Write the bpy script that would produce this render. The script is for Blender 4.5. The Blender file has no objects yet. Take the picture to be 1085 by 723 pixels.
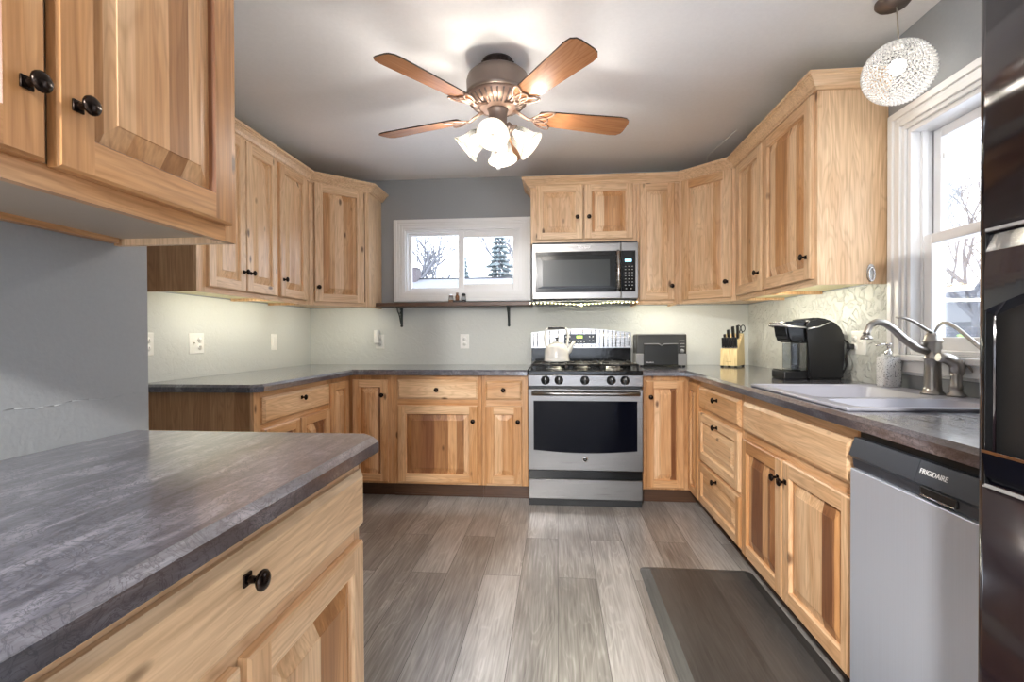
import bpy, bmesh, math, random
from mathutils import Vector, Matrix
random.seed(7)
S = bpy.context.scene
COL = S.collection
PI = math.pi
R90 = PI / 2

# ------------------------------------------------------------------ camera
CAM_F, YAW, PITCH, ROLL = 525.8, .0913, -.0094, -.0039
cy, sy, cp, sp = math.cos(YAW), math.sin(YAW), math.cos(PITCH), math.sin(PITCH)
right = Vector((cy, sy, 0)); fwd = Vector((-sy * cp, cy * cp, sp)); up = Vector((sy * sp, -cy * sp, cp))
cr, sr = math.cos(ROLL), math.sin(ROLL)
r2 = right * cr + up * sr; u2 = up * cr - right * sr
cd = bpy.data.cameras.new('camera'); cam = bpy.data.objects.new('camera', cd); COL.objects.link(cam)
cam.matrix_world = Matrix(((r2.x, u2.x, -fwd.x, 0), (r2.y, u2.y, -fwd.y, -4.022), (r2.z, u2.z, -fwd.z, 1.1446), (0, 0, 0, 1)))
cd.sensor_fit = 'HORIZONTAL'; cd.sensor_width = 36; cd.lens = 36 * CAM_F / 1085; cd.clip_start = .05; cd.clip_end = 300
S.camera = cam

# ------------------------------------------------------------------ view, world, big lights
S.view_settings.view_transform = 'Standard'; S.view_settings.look = 'None'
S.view_settings.gamma = 1; S.view_settings.use_curve_mapping = False
S.view_settings.exposure = 1.25
S.cycles.use_denoising = True
S.cycles.max_bounces = 10; S.cycles.diffuse_bounces = 5; S.cycles.glossy_bounces = 5; S.cycles.transmission_bounces = 8
S.cycles.transparent_max_bounces = 16
S.cycles.sample_clamp_indirect = 6; S.cycles.caustics_reflective = False; S.cycles.caustics_refractive = False
SKY = 3.2
LAMP_W = 8.0        # each fan bulb
DINING_FILL_W = 230.0  # unseen dining-area lamp, added as room fill
LED_W = 1.4          # per metre of under-cabinet strip
w = bpy.data.worlds.new('sky'); S.world = w; w.use_nodes = True
bg = w.node_tree.nodes['Background']; bg.inputs[0].default_value = (.86, .92, 1, 1); bg.inputs[1].default_value = SKY

def light(name, kind, loc, energy, color=(1, 1, 1), parent=None, **kw):
    d = bpy.data.lights.new(name, kind); d.energy = energy; d.color = color
    o = bpy.data.objects.new(name, d); COL.objects.link(o); o.location = loc
    rot = kw.pop('rot', None)
    if rot: o.rotation_euler = rot
    if parent: o.parent = parent
    for k, v in kw.items():
        if k == 'portal': d.cycles.is_portal = v
        else: setattr(d, k, v)
    return o
# daylight portals at the kitchen windows and the added rear openings (they only guide the sampling of the sky)
light('back_window_portal', 'AREA', (-.78, .14, 1.77), 1, rot=(-R90, 0, 0), shape='RECTANGLE', size=.98, size_y=.54, portal=True)
light('sink_window_portal', 'AREA', (1.66, -2.1, 1.53), 1, rot=(0, R90, 0), shape='RECTANGLE', size=1.0, size_y=.8, portal=True)
light('patio_fill_portal', 'AREA', (-.4, -8.16, 1.15), 1, rot=(R90, 0, 0), shape='RECTANGLE', size=3.4, size_y=2.1, portal=True)
light('dining_fill_portal', 'AREA', (-4.16, -6.4, 1.4), 1, rot=(0, -R90, 0), shape='RECTANGLE', size=1.6, size_y=2.2, portal=True)

# ------------------------------------------------------------------ material helpers
def mat(name):
    m = bpy.data.materials.new(name); m.use_nodes = True
    nt = m.node_tree; return m, nt, nt.nodes, nt.links, nt.nodes['Principled BSDF']
def simple(name, col, rough=.5, metal=0, spec=.5, coat=0, emit=None, estr=0, bump=0, bscale=200):
    m, nt, N, L, b = mat(name)
    b.inputs['Base Color'].default_value = (*col, 1); b.inputs['Roughness'].default_value = rough
    b.inputs['Metallic'].default_value = metal; b.inputs['Specular IOR Level'].default_value = spec
    b.inputs['Coat Weight'].default_value = coat
    if emit: b.inputs['Emission Color'].default_value = (*emit, 1); b.inputs['Emission Strength'].default_value = estr
    tc = N.new('ShaderNodeTexCoord'); n = N.new('ShaderNodeTexNoise'); n.inputs['Scale'].default_value = bscale
    L.new(tc.outputs['Object'], n.inputs['Vector'])
    mr = N.new('ShaderNodeMapRange'); mr.inputs[3].default_value = max(0, rough - .04); mr.inputs[4].default_value = min(1, rough + .04)
    L.new(n.outputs['Fac'], mr.inputs[0]); L.new(mr.outputs[0], b.inputs['Roughness'])
    if bump:
        bp = N.new('ShaderNodeBump'); bp.inputs['Strength'].default_value = bump; bp.inputs['Distance'].default_value = .002
        L.new(n.outputs['Fac'], bp.inputs['Height']); L.new(bp.outputs[0], b.inputs['Normal'])
    return m
def math_(N, L, op, a, b=None, c=None):
    n = N.new('ShaderNodeMath'); n.operation = op
    for i, v in enumerate((a, b, c)):
        if v is None: continue
        if isinstance(v, (int, float)): n.inputs[i].default_value = v
        else: L.new(v, n.inputs[i])
    return n.outputs[0]
def ramp(N, L, fac, stops):
    r = N.new('ShaderNodeValToRGB'); e = r.color_ramp.elements
    while len(e) < len(stops): e.new(.5)
    for i, (p, c) in enumerate(stops): e[i].position = p; e[i].color = (*c, 1)
    L.new(fac, r.inputs[0]); return r.outputs[0]
def mixc(N, L, fac, a, b, mode='MIX'):
    n = N.new('ShaderNodeMix'); n.data_type = 'RGBA'; n.blend_type = mode
    for s, v in ((0, fac), (6, a), (7, b)):
        if isinstance(v, (int, float)): n.inputs[s].default_value = v
        elif isinstance(v, tuple): n.inputs[s].default_value = (*v, 1)
        else: L.new(v, n.inputs[s])
    return n.outputs[2]

PALE, MID, HEART = (.79, .555, .34), (.56, .285, .115), (.20, .08, .033)
def wood(name, along='z', strips=False, shift=0.0, pale=PALE, mid=MID, heart=HEART, rough=.36, knots=True, sk=17.0):
    m, nt, N, L, b = mat(name)
    tc = N.new('ShaderNodeTexCoord'); oi = N.new('ShaderNodeObjectInfo')
    off = N.new('ShaderNodeCombineXYZ')
    for i, k in enumerate((37.0, 19.0, 53.0)): L.new(math_(N, L, 'MULTIPLY', oi.outputs['Random'], k), off.inputs[i])
    va = N.new('ShaderNodeVectorMath'); va.operation = 'ADD'
    L.new(tc.outputs['Object'], va.inputs[0]); L.new(off.outputs[0], va.inputs[1])
    sx = N.new('ShaderNodeSeparateXYZ'); L.new(va.outputs[0], sx.inputs[0])
    X, Y, Z = sx.outputs
    ac, al = {'z': (X, Z), 'x': (Z, X), 'y': (X, Y)}[along]
    th = Z if along == 'y' else Y
    cb = N.new('ShaderNodeCombineXYZ'); L.new(ac, cb.inputs[0]); L.new(th, cb.inputs[1]); L.new(al, cb.inputs[2])
    def scaled(v):
        n = N.new('ShaderNodeVectorMath'); n.operation = 'MULTIPLY'; n.inputs[1].default_value = v; L.new(cb.outputs[0], n.inputs[0]); return n.outputs[0]
    at = N.new('ShaderNodeAttribute'); at.attribute_name = 'tone'
    tone = at.outputs['Fac']
    tone = math_(N, L, 'ADD', tone, math_(N, L, 'MULTIPLY_ADD', oi.outputs['Random'], .20, -.06 + shift))
    if strips:
        vo = N.new('ShaderNodeTexVoronoi'); vo.voronoi_dimensions = '1D'; vo.inputs['Scale'].default_value = sk
        L.new(math_(N, L, 'ADD', ac, math_(N, L, 'MULTIPLY', th, .7)), vo.inputs['W'])
        sc = N.new('ShaderNodeSeparateColor'); L.new(vo.outputs['Color'], sc.inputs[0])
        tone = math_(N, L, 'ADD', tone, math_(N, L, 'MULTIPLY_ADD', math_(N, L, 'POWER', sc.outputs[0], 1.5), .80, -.26))
    big = N.new('ShaderNodeTexNoise'); big.inputs['Scale'].default_value = 1; big.inputs['Detail'].default_value = 2
    big.inputs['Distortion'].default_value = .6
    L.new(scaled((11, 11, 1.3)), big.inputs['Vector'])
    tone = math_(N, L, 'ADD', tone, math_(N, L, 'MULTIPLY_ADD', big.outputs['Fac'], .9, -.42))
    col = ramp(N, L, tone, [(0.0, pale), (.22, tuple(p * .6 + q * .4 for p, q in zip(pale, mid))), (.52, mid), (.95, heart)])
    ring = math_(N, L, 'MULTIPLY_ADD', math_(N, L, 'SINE', math_(N, L, 'MULTIPLY', big.outputs['Fac'], 85.0)), .5, .5)
    fine = N.new('ShaderNodeTexNoise'); fine.inputs['Scale'].default_value = 1; fine.inputs['Detail'].default_value = 4
    L.new(scaled((150, 150, 5)), fine.inputs['Vector'])
    g = math_(N, L, 'MULTIPLY_ADD', math_(N, L, 'POWER', ring, 3.0), -.13, 1.04)
    g = math_(N, L, 'MULTIPLY', g, math_(N, L, 'MULTIPLY_ADD', fine.outputs['Fac'], .7, .62))
    gc = N.new('ShaderNodeCombineColor')
    L.new(g, gc.inputs[0]); L.new(math_(N, L, 'POWER', g, 1.25), gc.inputs[1]); L.new(math_(N, L, 'POWER', g, 1.5), gc.inputs[2])
    col = mixc(N, L, 1.0, col, gc.outputs[0], 'MULTIPLY')
    if knots:
        kv = N.new('ShaderNodeTexVoronoi'); kv.inputs['Scale'].default_value = 1; L.new(scaled((8.5, 3.0, 3.6)), kv.inputs['Vector'])
        k = N.new('ShaderNodeMapRange'); k.inputs[1].default_value = .05; k.inputs[2].default_value = .11; k.inputs[3].default_value = .85; k.inputs[4].default_value = 0
        L.new(kv.outputs['Distance'], k.inputs[0])
        col = mixc(N, L, k.outputs[0], col, (.10, .04, .015))
    L.new(col, b.inputs['Base Color'])
    b.inputs['Roughness'].default_value = rough; b.inputs['Specular IOR Level'].default_value = .45
    bp = N.new('ShaderNodeBump'); bp.inputs['Strength'].default_value = .12; bp.inputs['Distance'].default_value = .001
    L.new(fine.outputs['Fac'], bp.inputs['Height']); L.new(bp.outputs[0], b.inputs['Normal'])
    return m
WV = wood('hickory_vertical', 'z'); WH = wood('hickory_horizontal', 'x'); WP = wood('hickory_panel', 'z', True)
WPH = wood('hickory_panel_horizontal', 'x', True, sk=12)
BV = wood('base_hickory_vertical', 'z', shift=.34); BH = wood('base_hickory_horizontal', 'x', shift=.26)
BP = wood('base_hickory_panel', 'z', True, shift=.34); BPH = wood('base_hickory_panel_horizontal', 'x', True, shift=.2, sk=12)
WEND = wood('hickory_end_panel', 'z', True, shift=-.05, knots=False, sk=4)
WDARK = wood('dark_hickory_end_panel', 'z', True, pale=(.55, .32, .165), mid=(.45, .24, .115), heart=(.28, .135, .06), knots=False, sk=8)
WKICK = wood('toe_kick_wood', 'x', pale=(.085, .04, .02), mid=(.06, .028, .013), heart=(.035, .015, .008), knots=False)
WSHELF = wood('shelf_walnut', 'x', pale=(.13, .075, .05), mid=(.10, .055, .038), heart=(.05, .025, .018), knots=False)
WCROWN = wood('crown_wood', 'x', shift=-.02, knots=False)
WBLOCK = wood('knife_block_wood', 'z', pale=(.82, .66, .36), mid=(.74, .55, .27), heart=(.6, .4, .18), knots=False)
WBLADE = wood('fan_blade_wood', 'x', shift=.15, pale=(.44, .21, .10), mid=(.36, .15, .06), heart=(.24, .09, .03), rough=.25, knots=False)
ULIN = simple('led_tinted_underside', (.82, .72, .42), .5)  # yellow LED glow painted into the cabinet bottoms

def brushed(name, col, rough=.28, axis=(3, 3, 300), amt=.08, metal=1.0):
    m, nt, N, L, b = mat(name)
    tc = N.new('ShaderNodeTexCoord'); mp = N.new('ShaderNodeMapping'); mp.inputs['Scale'].default_value = axis
    n = N.new('ShaderNodeTexNoise'); n.inputs['Scale'].default_value = 1; n.inputs['Detail'].default_value = 3
    L.new(tc.outputs['Object'], mp.inputs[0]); L.new(mp.outputs[0], n.inputs['Vector'])
    r = N.new('ShaderNodeMapRange'); r.inputs[3].default_value = rough - amt; r.inputs[4].default_value = rough + amt
    L.new(n.outputs['Fac'], r.inputs[0]); L.new(r.outputs[0], b.inputs['Roughness'])
    c = mixc(N, L, n.outputs['Fac'], tuple(v * .93 for v in col), tuple(min(1, v * 1.06) for v in col))
    L.new(c, b.inputs['Base Color']); b.inputs['Metallic'].default_value = metal
    b.inputs['Anisotropic'].default_value = .5
    return m
STEEL = brushed('brushed_steel', (.235, .228, .225), .30)
STEELV = brushed('brushed_steel_vertical', (.62, .67, .77), .42, (300, 300, 2), .08, .6)
STEELR = brushed('ribbed_steel', (.44, .43, .42), .25)
NICKEL = brushed('brushed_nickel', (.43, .41, .38), .30, (40, 40, 200), .05)
CHROME = simple('chrome', (.8, .8, .8), .08, 1)
BLACKG = simple('black_gloss', (.006, .006, .0065), .14, spec=.35)
BLACKM = simple('black_matte', (.008, .008, .0085), .45)
BLACKP = simple('black_plastic', (.010, .010, .011), .33)
GLASSB = simple('black_glass', (.003, .0035, .007), .06, spec=.07)
CHARC = simple('charcoal_plastic', (.045, .046, .043), .4)
GREYP = simple('grey_plastic', (.27, .27, .27), .4)
BRONZE = simple('oil_rubbed_bronze', (.020, .013, .010), .25, .85)
WHITEP = simple('white_plastic', (.86, .85, .80), .35)
TRIMW = simple('white_trim_paint', (.84, .84, .83), .35)
VINYL = simple('white_vinyl', (.86, .86, .86), .3)
CREAM = simple('cream_enamel', (.80, .78, .72), .18, coat=.4)
TEXTW = simple('white_lettering', (.85, .85, .85), .5)
IRON = simple('cast_iron', (.03, .03, .03), .30, .3, bump=.3, bscale=300)
IRONB = simple('black_iron_bracket', (.035, .045, .042), .4, .2)
LEDM = simple('led_emitter', (1, .9, .5), .5, emit=(1, .86, .42), estr=9)
LCDG = simple('green_display', (.1, .3, .02), .3, emit=(.55, 1, .08), estr=1.6)
LCDB = simple('blue_display', (.1, .3, .5), .3, emit=(.35, .75, 1), estr=1.2)
FRIDGE = simple('black_fridge_gloss', (.014, .009, .011), .13, spec=.55, bump=.06, bscale=25)
FANM = simple('antique_pewter', (.19, .15, .13), .4, .7)
FAND = simple('antique_bronze_dark', (.05, .035, .03), .35, .7)
FANC = simple('brushed_copper_iron', (.34, .23, .18), .42, .7)
SINKM = simple('grey_sink_composite', (.44, .44, .50), .3, coat=.2, bscale=30)
SNOW = simple('snow', (.82, .84, .88), .9, bump=.4, bscale=4)
BARK = simple('washed_out_bark', (.15, .15, .165), .9); SHINGLE = simple('snow_dusted_shingle', (.13, .135, .15), .9, bump=.4, bscale=6); EAVE = simple('dark_eave', (.04, .04, .045), .9)  # bark colour paled to imitate overexposed daylight
CHAIN = simple('bead_chain', (.6, .5, .42), .3, .9)
def glass(name, tint=(1, 1, 1), refl=.08):
    m, nt, N, L, b = mat(name); N.remove(b)
    t = N.new('ShaderNodeBsdfTransparent'); t.inputs[0].default_value = (*tint, 1)
    g = N.new('ShaderNodeBsdfGlossy'); g.inputs['Roughness'].default_value = .02
    lw = N.new('ShaderNodeLayerWeight'); lw.inputs[0].default_value = .25
    mx = N.new('ShaderNodeMixShader'); f = math_(N, L, 'MULTIPLY_ADD', lw.outputs['Fresnel'], .6, refl * .3)
    L.new(f, mx.inputs[0]); L.new(t.outputs[0], mx.inputs[1]); L.new(g.outputs[0], mx.inputs[2])
    L.new(mx.outputs[0], N['Material Output'].inputs[0]); return m
PANE = glass('window_glass', (.97, .98, 1))
CLEARP = glass('clear_plastic', (.72, .74, .76), .3)
def frosted(name, col=(.040, .039, .036), tr=.34, em=.0):
    m, nt, N, L, b = mat(name); N.remove(b)
    t = N.new('ShaderNodeBsdfTranslucent'); t.inputs[0].default_value = (*col, 1)
    d = N.new('ShaderNodeBsdfDiffuse'); d.inputs[0].default_value = (*col, 1)
    p = N.new('ShaderNodeBsdfTransparent'); p.inputs[0].default_value = (1, .98, .95, 1)
    tc = N.new('ShaderNodeTexCoord'); nz = N.new('ShaderNodeTexNoise'); nz.inputs['Scale'].default_value = 30
    L.new(tc.outputs['Object'], nz.inputs['Vector'])
    m1 = N.new('ShaderNodeMixShader'); L.new(math_(N, L, 'MULTIPLY_ADD', nz.outputs['Fac'], .2, .35), m1.inputs[0]); L.new(t.outputs[0], m1.inputs[1]); L.new(d.outputs[0], m1.inputs[2])
    m2 = N.new('ShaderNodeMixShader'); m2.inputs[0].default_value = tr; L.new(m1.outputs[0], m2.inputs[1]); L.new(p.outputs[0], m2.inputs[2])
    L.new(m2.outputs[0], N['Material Output'].inputs[0]); return m
SHADEG = frosted('frosted_shade_glass')
BULB = simple('lit_bulb', (1, 1, 1), .5, emit=(1, .93, .82), estr=2.5)

def plaster(name, col, bump=.25, scale=90, patch=0):
    m, nt, N, L, b = mat(name)
    tc = N.new('ShaderNodeTexCoord'); n = N.new('ShaderNodeTexNoise'); n.inputs['Scale'].default_value = scale; n.inputs['Detail'].default_value = 4
    L.new(tc.outputs['Object'], n.inputs['Vector'])
    h = n.outputs['Fac']
    if patch:
        v = N.new('ShaderNodeTexNoise'); v.inputs['Scale'].default_value = 14; v.inputs['Detail'].default_value = 6; v.inputs['Distortion'].default_value = 1.5
        L.new(tc.outputs['Object'], v.inputs['Vector'])
        s = N.new('ShaderNodeMapRange'); s.inputs[1].default_value = .47; s.inputs[2].default_value = .55; L.new(v.outputs['Fac'], s.inputs[0])
        h = math_(N, L, 'MULTIPLY_ADD', s.outputs[0], patch, h)
    bp = N.new('ShaderNodeBump'); bp.inputs['Strength'].default_value = bump; bp.inputs['Distance'].default_value = .003
    L.new(h, bp.inputs['Height']); L.new(bp.outputs[0], b.inputs['Normal'])
    L.new(mixc(N, L, n.outputs['Fac'], tuple(c * .96 for c in col), tuple(c * 1.04 for c in col)), b.inputs['Base Color'])
    b.inputs['Roughness'].default_value = .62; b.inputs['Specular IOR Level'].default_value = .35
    return m
WALL = plaster('grey_wall_paint', (.33, .345, .355)); WALLR = plaster('textured_grey_wall', (.33, .345, .355), .5, 90, 3.0)
CEIL = plaster('ceiling_paint', (.85, .85, .855), .12, 60)

def counter_mat():
    m, nt, N, L, b = mat('slate_laminate')
    tc = N.new('ShaderNodeTexCoord'); mp = N.new('ShaderNodeMapping'); mp.inputs['Scale'].default_value = (26, 5, 26); mp.inputs['Rotation'].default_value = (0, 0, .3)
    L.new(tc.outputs['Object'], mp.inputs[0])
    def nz(vec, sc, det, dist, rough=.6):
        n = N.new('ShaderNodeTexNoise'); n.inputs['Scale'].default_value = sc; n.inputs['Detail'].default_value = det; n.inputs['Distortion'].default_value = dist; n.inputs['Roughness'].default_value = rough
        L.new(vec, n.inputs['Vector']); return n.outputs['Fac']
    n = nz(mp.outputs[0], 1.0, 8, .8, .68); v = nz(mp.outputs[0], 1.1, 6, 2.0); iso = nz(tc.outputs['Object'], 22, 5, 2.5)
    def vein(x, w_, st):
        r = N.new('ShaderNodeMapRange'); r.inputs[1].default_value = 0; r.inputs[2].default_value = w_; r.inputs[3].default_value = st; r.inputs[4].default_value = 0
        L.new(math_(N, L, 'ABSOLUTE', math_(N, L, 'SUBTRACT', x, .5)), r.inputs[0]); return r.outputs[0]
    c = ramp(N, L, n, [(.28, (.022, .021, .027)), (.5, (.085, .084, .106)), (.72, (.25, .248, .285))])
    c = mixc(N, L, vein(v, .03, .6), c, (.022, .021, .027)); c = mixc(N, L, vein(iso, .035, .85), c, (.018, .018, .03))
    L.new(c, b.inputs['Base Color']); b.inputs['Roughness'].default_value = .36; b.inputs['Specular IOR Level'].default_value = .6; b.inputs['IOR'].default_value = 1.55
    b.inputs['Coat Weight'].default_value = 1; b.inputs['Coat Roughness'].default_value = .13; b.inputs['Coat IOR'].default_value = 1.85
    bp = N.new('ShaderNodeBump'); bp.inputs['Strength'].default_value = .10; bp.inputs['Distance'].default_value = .001
    L.new(n, bp.inputs['Height']); L.new(bp.outputs[0], b.inputs['Normal'])
    return m
COUNTER = counter_mat()

def floor_mat(name='grey_oak_vinyl_plank', dark=1.0, mat_=False):
    m, nt, N, L, b = mat(name)
    tc = N.new('ShaderNodeTexCoord'); sx = N.new('ShaderNodeSeparateXYZ'); L.new(tc.outputs['Object'], sx.inputs[0])
    cb = N.new('ShaderNodeCombineXYZ'); L.new(sx.outputs[1], cb.inputs[0]); L.new(sx.outputs[0], cb.inputs[1])
    br = N.new('ShaderNodeTexBrick'); br.offset = .37; br.offset_frequency = 2; br.squash = 1
    for k, v in (('Scale', 1), ('Mortar Size', .0012), ('Mortar Smooth', .1), ('Bias', 0), ('Brick Width', 1.22), ('Row Height', .178)): br.inputs[k].default_value = v
    br.inputs['Color1'].default_value = (0, 0, 0, 1); br.inputs['Color2'].default_value = (1, 1, 1, 1); br.inputs['Mortar'].default_value = (.5, .5, .5, 1)
    L.new(cb.outputs[0], br.inputs['Vector'])
    sc = N.new('ShaderNodeSeparateColor'); L.new(br.outputs['Color'], sc.inputs[0]); pl = sc.outputs[0]
    off = N.new('ShaderNodeCombineXYZ'); L.new(math_(N, L, 'MULTIPLY', pl, 31.0), off.inputs[0]); L.new(math_(N, L, 'MULTIPLY', pl, 77.0), off.inputs[1])
    def tex(scale, sv, det, dist):
        mu = N.new('ShaderNodeVectorMath'); mu.operation = 'MULTIPLY'; mu.inputs[1].default_value = sv; L.new(tc.outputs['Object'], mu.inputs[0])
        ad = N.new('ShaderNodeVectorMath'); ad.operation = 'ADD'; L.new(mu.outputs[0], ad.inputs[0]); L.new(off.outputs[0], ad.inputs[1])
        t = N.new('ShaderNodeTexNoise'); t.inputs['Scale'].default_value = scale; t.inputs['Detail'].default_value = det; t.inputs['Distortion'].default_value = dist
        L.new(ad.outputs[0], t.inputs['Vector']); return t.outputs['Fac']
    g1 = tex(1, (110, 5, 1), 7, .3); g2 = tex(1, (9, 1.4, 1), 2, .8)
    ring = math_(N, L, 'MULTIPLY_ADD', math_(N, L, 'SINE', math_(N, L, 'MULTIPLY', g2, 75.0)), .5, .5)
    t = math_(N, L, 'MULTIPLY_ADD', pl, .26, .07)
    t = math_(N, L, 'ADD', t, math_(N, L, 'MULTIPLY_ADD', g1, .75, -.15))
    t = math_(N, L, 'ADD', t, math_(N, L, 'MULTIPLY_ADD', g2, .5, -.25))
    msk = N.new('ShaderNodeMapRange'); msk.inputs[1].default_value = .42; msk.inputs[2].default_value = .62; L.new(tex(1, (6, .9, 1), 2, 0), msk.inputs[0])
    t = math_(N, L, 'ADD', t, math_(N, L, 'MULTIPLY', math_(N, L, 'MULTIPLY', math_(N, L, 'POWER', ring, 5.0), .14), msk.outputs[0]))
    cs = [(.1, (.12, .105, .094)), (.4, (.275, .255, .235)), (.65, (.45, .43, .41)), (1, (.66, .64, .62))]
    if mat_: cs = [(.1, (.026, .024, .023)), (.45, (.062, .058, .055)), (.8, (.095, .09, .086)), (1, (.13, .125, .12))]
    c = ramp(N, L, t, cs)
    if not mat_: c = mixc(N, L, br.outputs['Fac'], c, (.05, .045, .04))
    L.new(c, b.inputs['Base Color'])
    b.inputs['Roughness'].default_value = .36 if not mat_ else .4; b.inputs['Specular IOR Level'].default_value = .5; b.inputs['Coat Weight'].default_value = .35 if not mat_ else .1; b.inputs['Coat Roughness'].default_value = .28
    bp = N.new('ShaderNodeBump'); bp.inputs['Strength'].default_value = .15; bp.inputs['Distance'].default_value = .002
    L.new(g1, bp.inputs['Height']); L.new(bp.outputs[0], b.inputs['Normal'])
    return m
FLOOR = floor_mat(); MATM = floor_mat('dark_vinyl_mat', mat_=True)

def speckle():
    m, nt, N, L, b = mat('speckled_ceramic')
    tc = N.new('ShaderNodeTexCoord'); v = N.new('ShaderNodeTexNoise'); v.inputs['Scale'].default_value = 170; v.inputs['Detail'].default_value = 2
    L.new(tc.outputs['Object'], v.inputs['Vector'])
    L.new(ramp(N, L, v.outputs['Fac'], [(.36, (.16, .16, .16)), (.40, (.78, .78, .76)), (1, (.88, .88, .86))]), b.inputs['Base Color']); b.inputs['Roughness'].default_value = .4
    return m
SPECK = speckle()

# ------------------------------------------------------------------ mesh builder
class MB:
    def __init__(s):
        s.bm = bmesh.new(); s.tone = s.bm.faces.layers.float.new('tone'); s.mats = []; s.M = None
    def mi(s, m):
        if m not in s.mats: s.mats.append(m)
        return s.mats.index(m)
    def v(s, p):
        p = Vector(p)
        return s.bm.verts.new(s.M @ p if s.M is not None else p)
    def face(s, vs, m, tone=0, smooth=False):
        try: f = s.bm.faces.new(vs)
        except ValueError: return None
        f.material_index = s.mi(m); f[s.tone] = tone; f.smooth = smooth; return f
    def quad(s, pts, m, tone=0, smooth=False): return s.face([s.v(p) for p in pts], m, tone, smooth)
    def box(s, x0, x1, y0, y1, z0, z1, m, tone=0, bev=0):
        if x0 > x1: x0, x1 = x1, x0
        if y0 > y1: y0, y1 = y1, y0
        if z0 > z1: z0, z1 = z1, z0
        vs = [s.v((x, y, z)) for z in (z0, z1) for y in (y0, y1) for x in (x0, x1)]
        fs = [s.face([vs[i] for i in q], m, tone) for q in ((0, 2, 3, 1), (4, 5, 7, 6), (0, 1, 5, 4), (2, 6, 7, 3), (0, 4, 6, 2), (1, 3, 7, 5))]
        if bev:
            ed = list({e for f in fs for e in f.edges})
            r = bmesh.ops.bevel(s.bm, geom=ed, offset=bev, segments=2, profile=.5, affect='EDGES', clamp_overlap=True)
            for f in r['faces']: f.material_index = s.mi(m); f[s.tone] = tone; f.smooth = True
        return s
    def prism(s, poly, z0, z1, m, tone=0, top=None, smooth=False, axis='z'):
        def P(a, b, c): return (a, b, c) if axis == 'z' else ((a, c, b) if axis == 'y' else (c, a, b))
        lo = [s.v(P(x, y, z0)) for x, y in poly]; hi = [s.v(P(x, y, z1)) for x, y in poly]
        n = len(poly)
        for i in range(n): s.face([lo[i], lo[(i + 1) % n], hi[(i + 1) % n], hi[i]], m, tone, smooth)
        s.face(lo[::-1], m, tone); s.face(hi, top or m, tone); return s
    def lathe(s, prof, m, o=(0, 0, 0), ax='z', seg=24, smooth=True, sq=False, M=None):
        # prof: (radius, height) pairs along the axis
        rings = []
        for r, h in prof:
            ring = []
            for i in range(seg):
                a = 2 * PI * i / seg; c, d = r * math.cos(a), r * math.sin(a)
                p = {'z': (c, d, h), 'y': (c, h, d), '-y': (c, -h, d), 'x': (h, c, d), '-x': (-h, c, d), '-z': (c, d, -h)}[ax]
                p = Vector(p)
                if M is not None: p = M @ p
                ring.append(s.v(p + Vector(o)))
            rings.append(ring)
        for a, b in zip(rings, rings[1:]):
            for i in range(seg): s.face([a[i], a[(i + 1) % seg], b[(i + 1) % seg], b[i]], m, 0, smooth)
        if prof[0][0] > 1e-4: s.face(rings[0][::-1], m, 0)
        if prof[-1][0] > 1e-4: s.face(rings[-1], m, 0)
        return s
    def tube(s, pts, r, m, seg=8, closed=False, caps=True, flat=1.0):
        pts = [Vector(p) for p in pts]; n = len(pts); rings = []
        rr = r if isinstance(r, (list, tuple)) else [r] * n
        t0 = (pts[1] - pts[0]).normalized(); ref = Vector((0, 0, 1)) if abs(t0.z) < .9 else Vector((1, 0, 0)); nprev = None
        for i, p in enumerate(pts):
            if closed: t = (pts[(i + 1) % n] - pts[i - 1])
            else: t = pts[min(i + 1, n - 1)] - pts[max(i - 1, 0)]
            t = t.normalized() if t.length > 1e-9 else t0
            nn = (ref if nprev is None else nprev); nn = nn - t * nn.dot(t)
            if nn.length < 1e-6: nn = Vector((1, 0, 0)) - t * t.x
            nn.normalize(); nprev = nn; bb = t.cross(nn)
            rings.append([s.v(p + (nn * math.cos(2 * PI * k / seg) * flat + bb * math.sin(2 * PI * k / seg)) * rr[i]) for k in range(seg)])
        for i in range(n if closed else n - 1):
            a, b = rings[i], rings[(i + 1) % n]
            for k in range(seg): s.face([a[k], a[(k + 1) % seg], b[(k + 1) % seg], b[k]], m, 0, True)
        if caps and not closed: s.face(rings[0][::-1], m); s.face(rings[-1], m)
        return s
    def sweep(s, path, prof, m, tone=0, closed=False, mtop=None):
        # path in plan, profile (out, z) pushed to the path's right-hand side
        n = len(path); P = [Vector(p) for p in path]; rings = []
        def nrm(a, b): d = (b - a).normalized(); return Vector((d.y, -d.x))
        for i in range(n):
            if closed: n1, n2 = nrm(P[i - 1], P[i]), nrm(P[i], P[(i + 1) % n])
            else: n1 = nrm(P[max(i - 1, 0)], P[max(i, 1)]); n2 = nrm(P[min(i, n - 2)], P[min(i + 1, n - 1)])
            mm = (n1 + n2) / (1 + n1.dot(n2))
            rings.append([s.v((P[i].x + mm.x * o, P[i].y + mm.y * o, z)) for o, z in prof])
        k = len(prof)
        for i in range(n if closed else n - 1):
            a, b = rings[i], rings[(i + 1) % n]
            for j in range(k): s.face([a[j], b[j], b[(j + 1) % k], a[(j + 1) % k]], m, tone)
        if not closed: s.face(rings[0], m, tone); s.face(rings[-1][::-1], m, tone)
        return s
    def sphere(s, c, r, m, u=12, v=8, scale=(1, 1, 1)):
        prof = [(r * math.sin(PI * i / v), -r * math.cos(PI * i / v)) for i in range(v + 1)]
        prof[0] = (1e-5, prof[0][1]); prof[-1] = (1e-5, prof[-1][1])
        return s.lathe(prof, m, c, 'z', u, M=Matrix.Diagonal(Vector(scale)))
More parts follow.
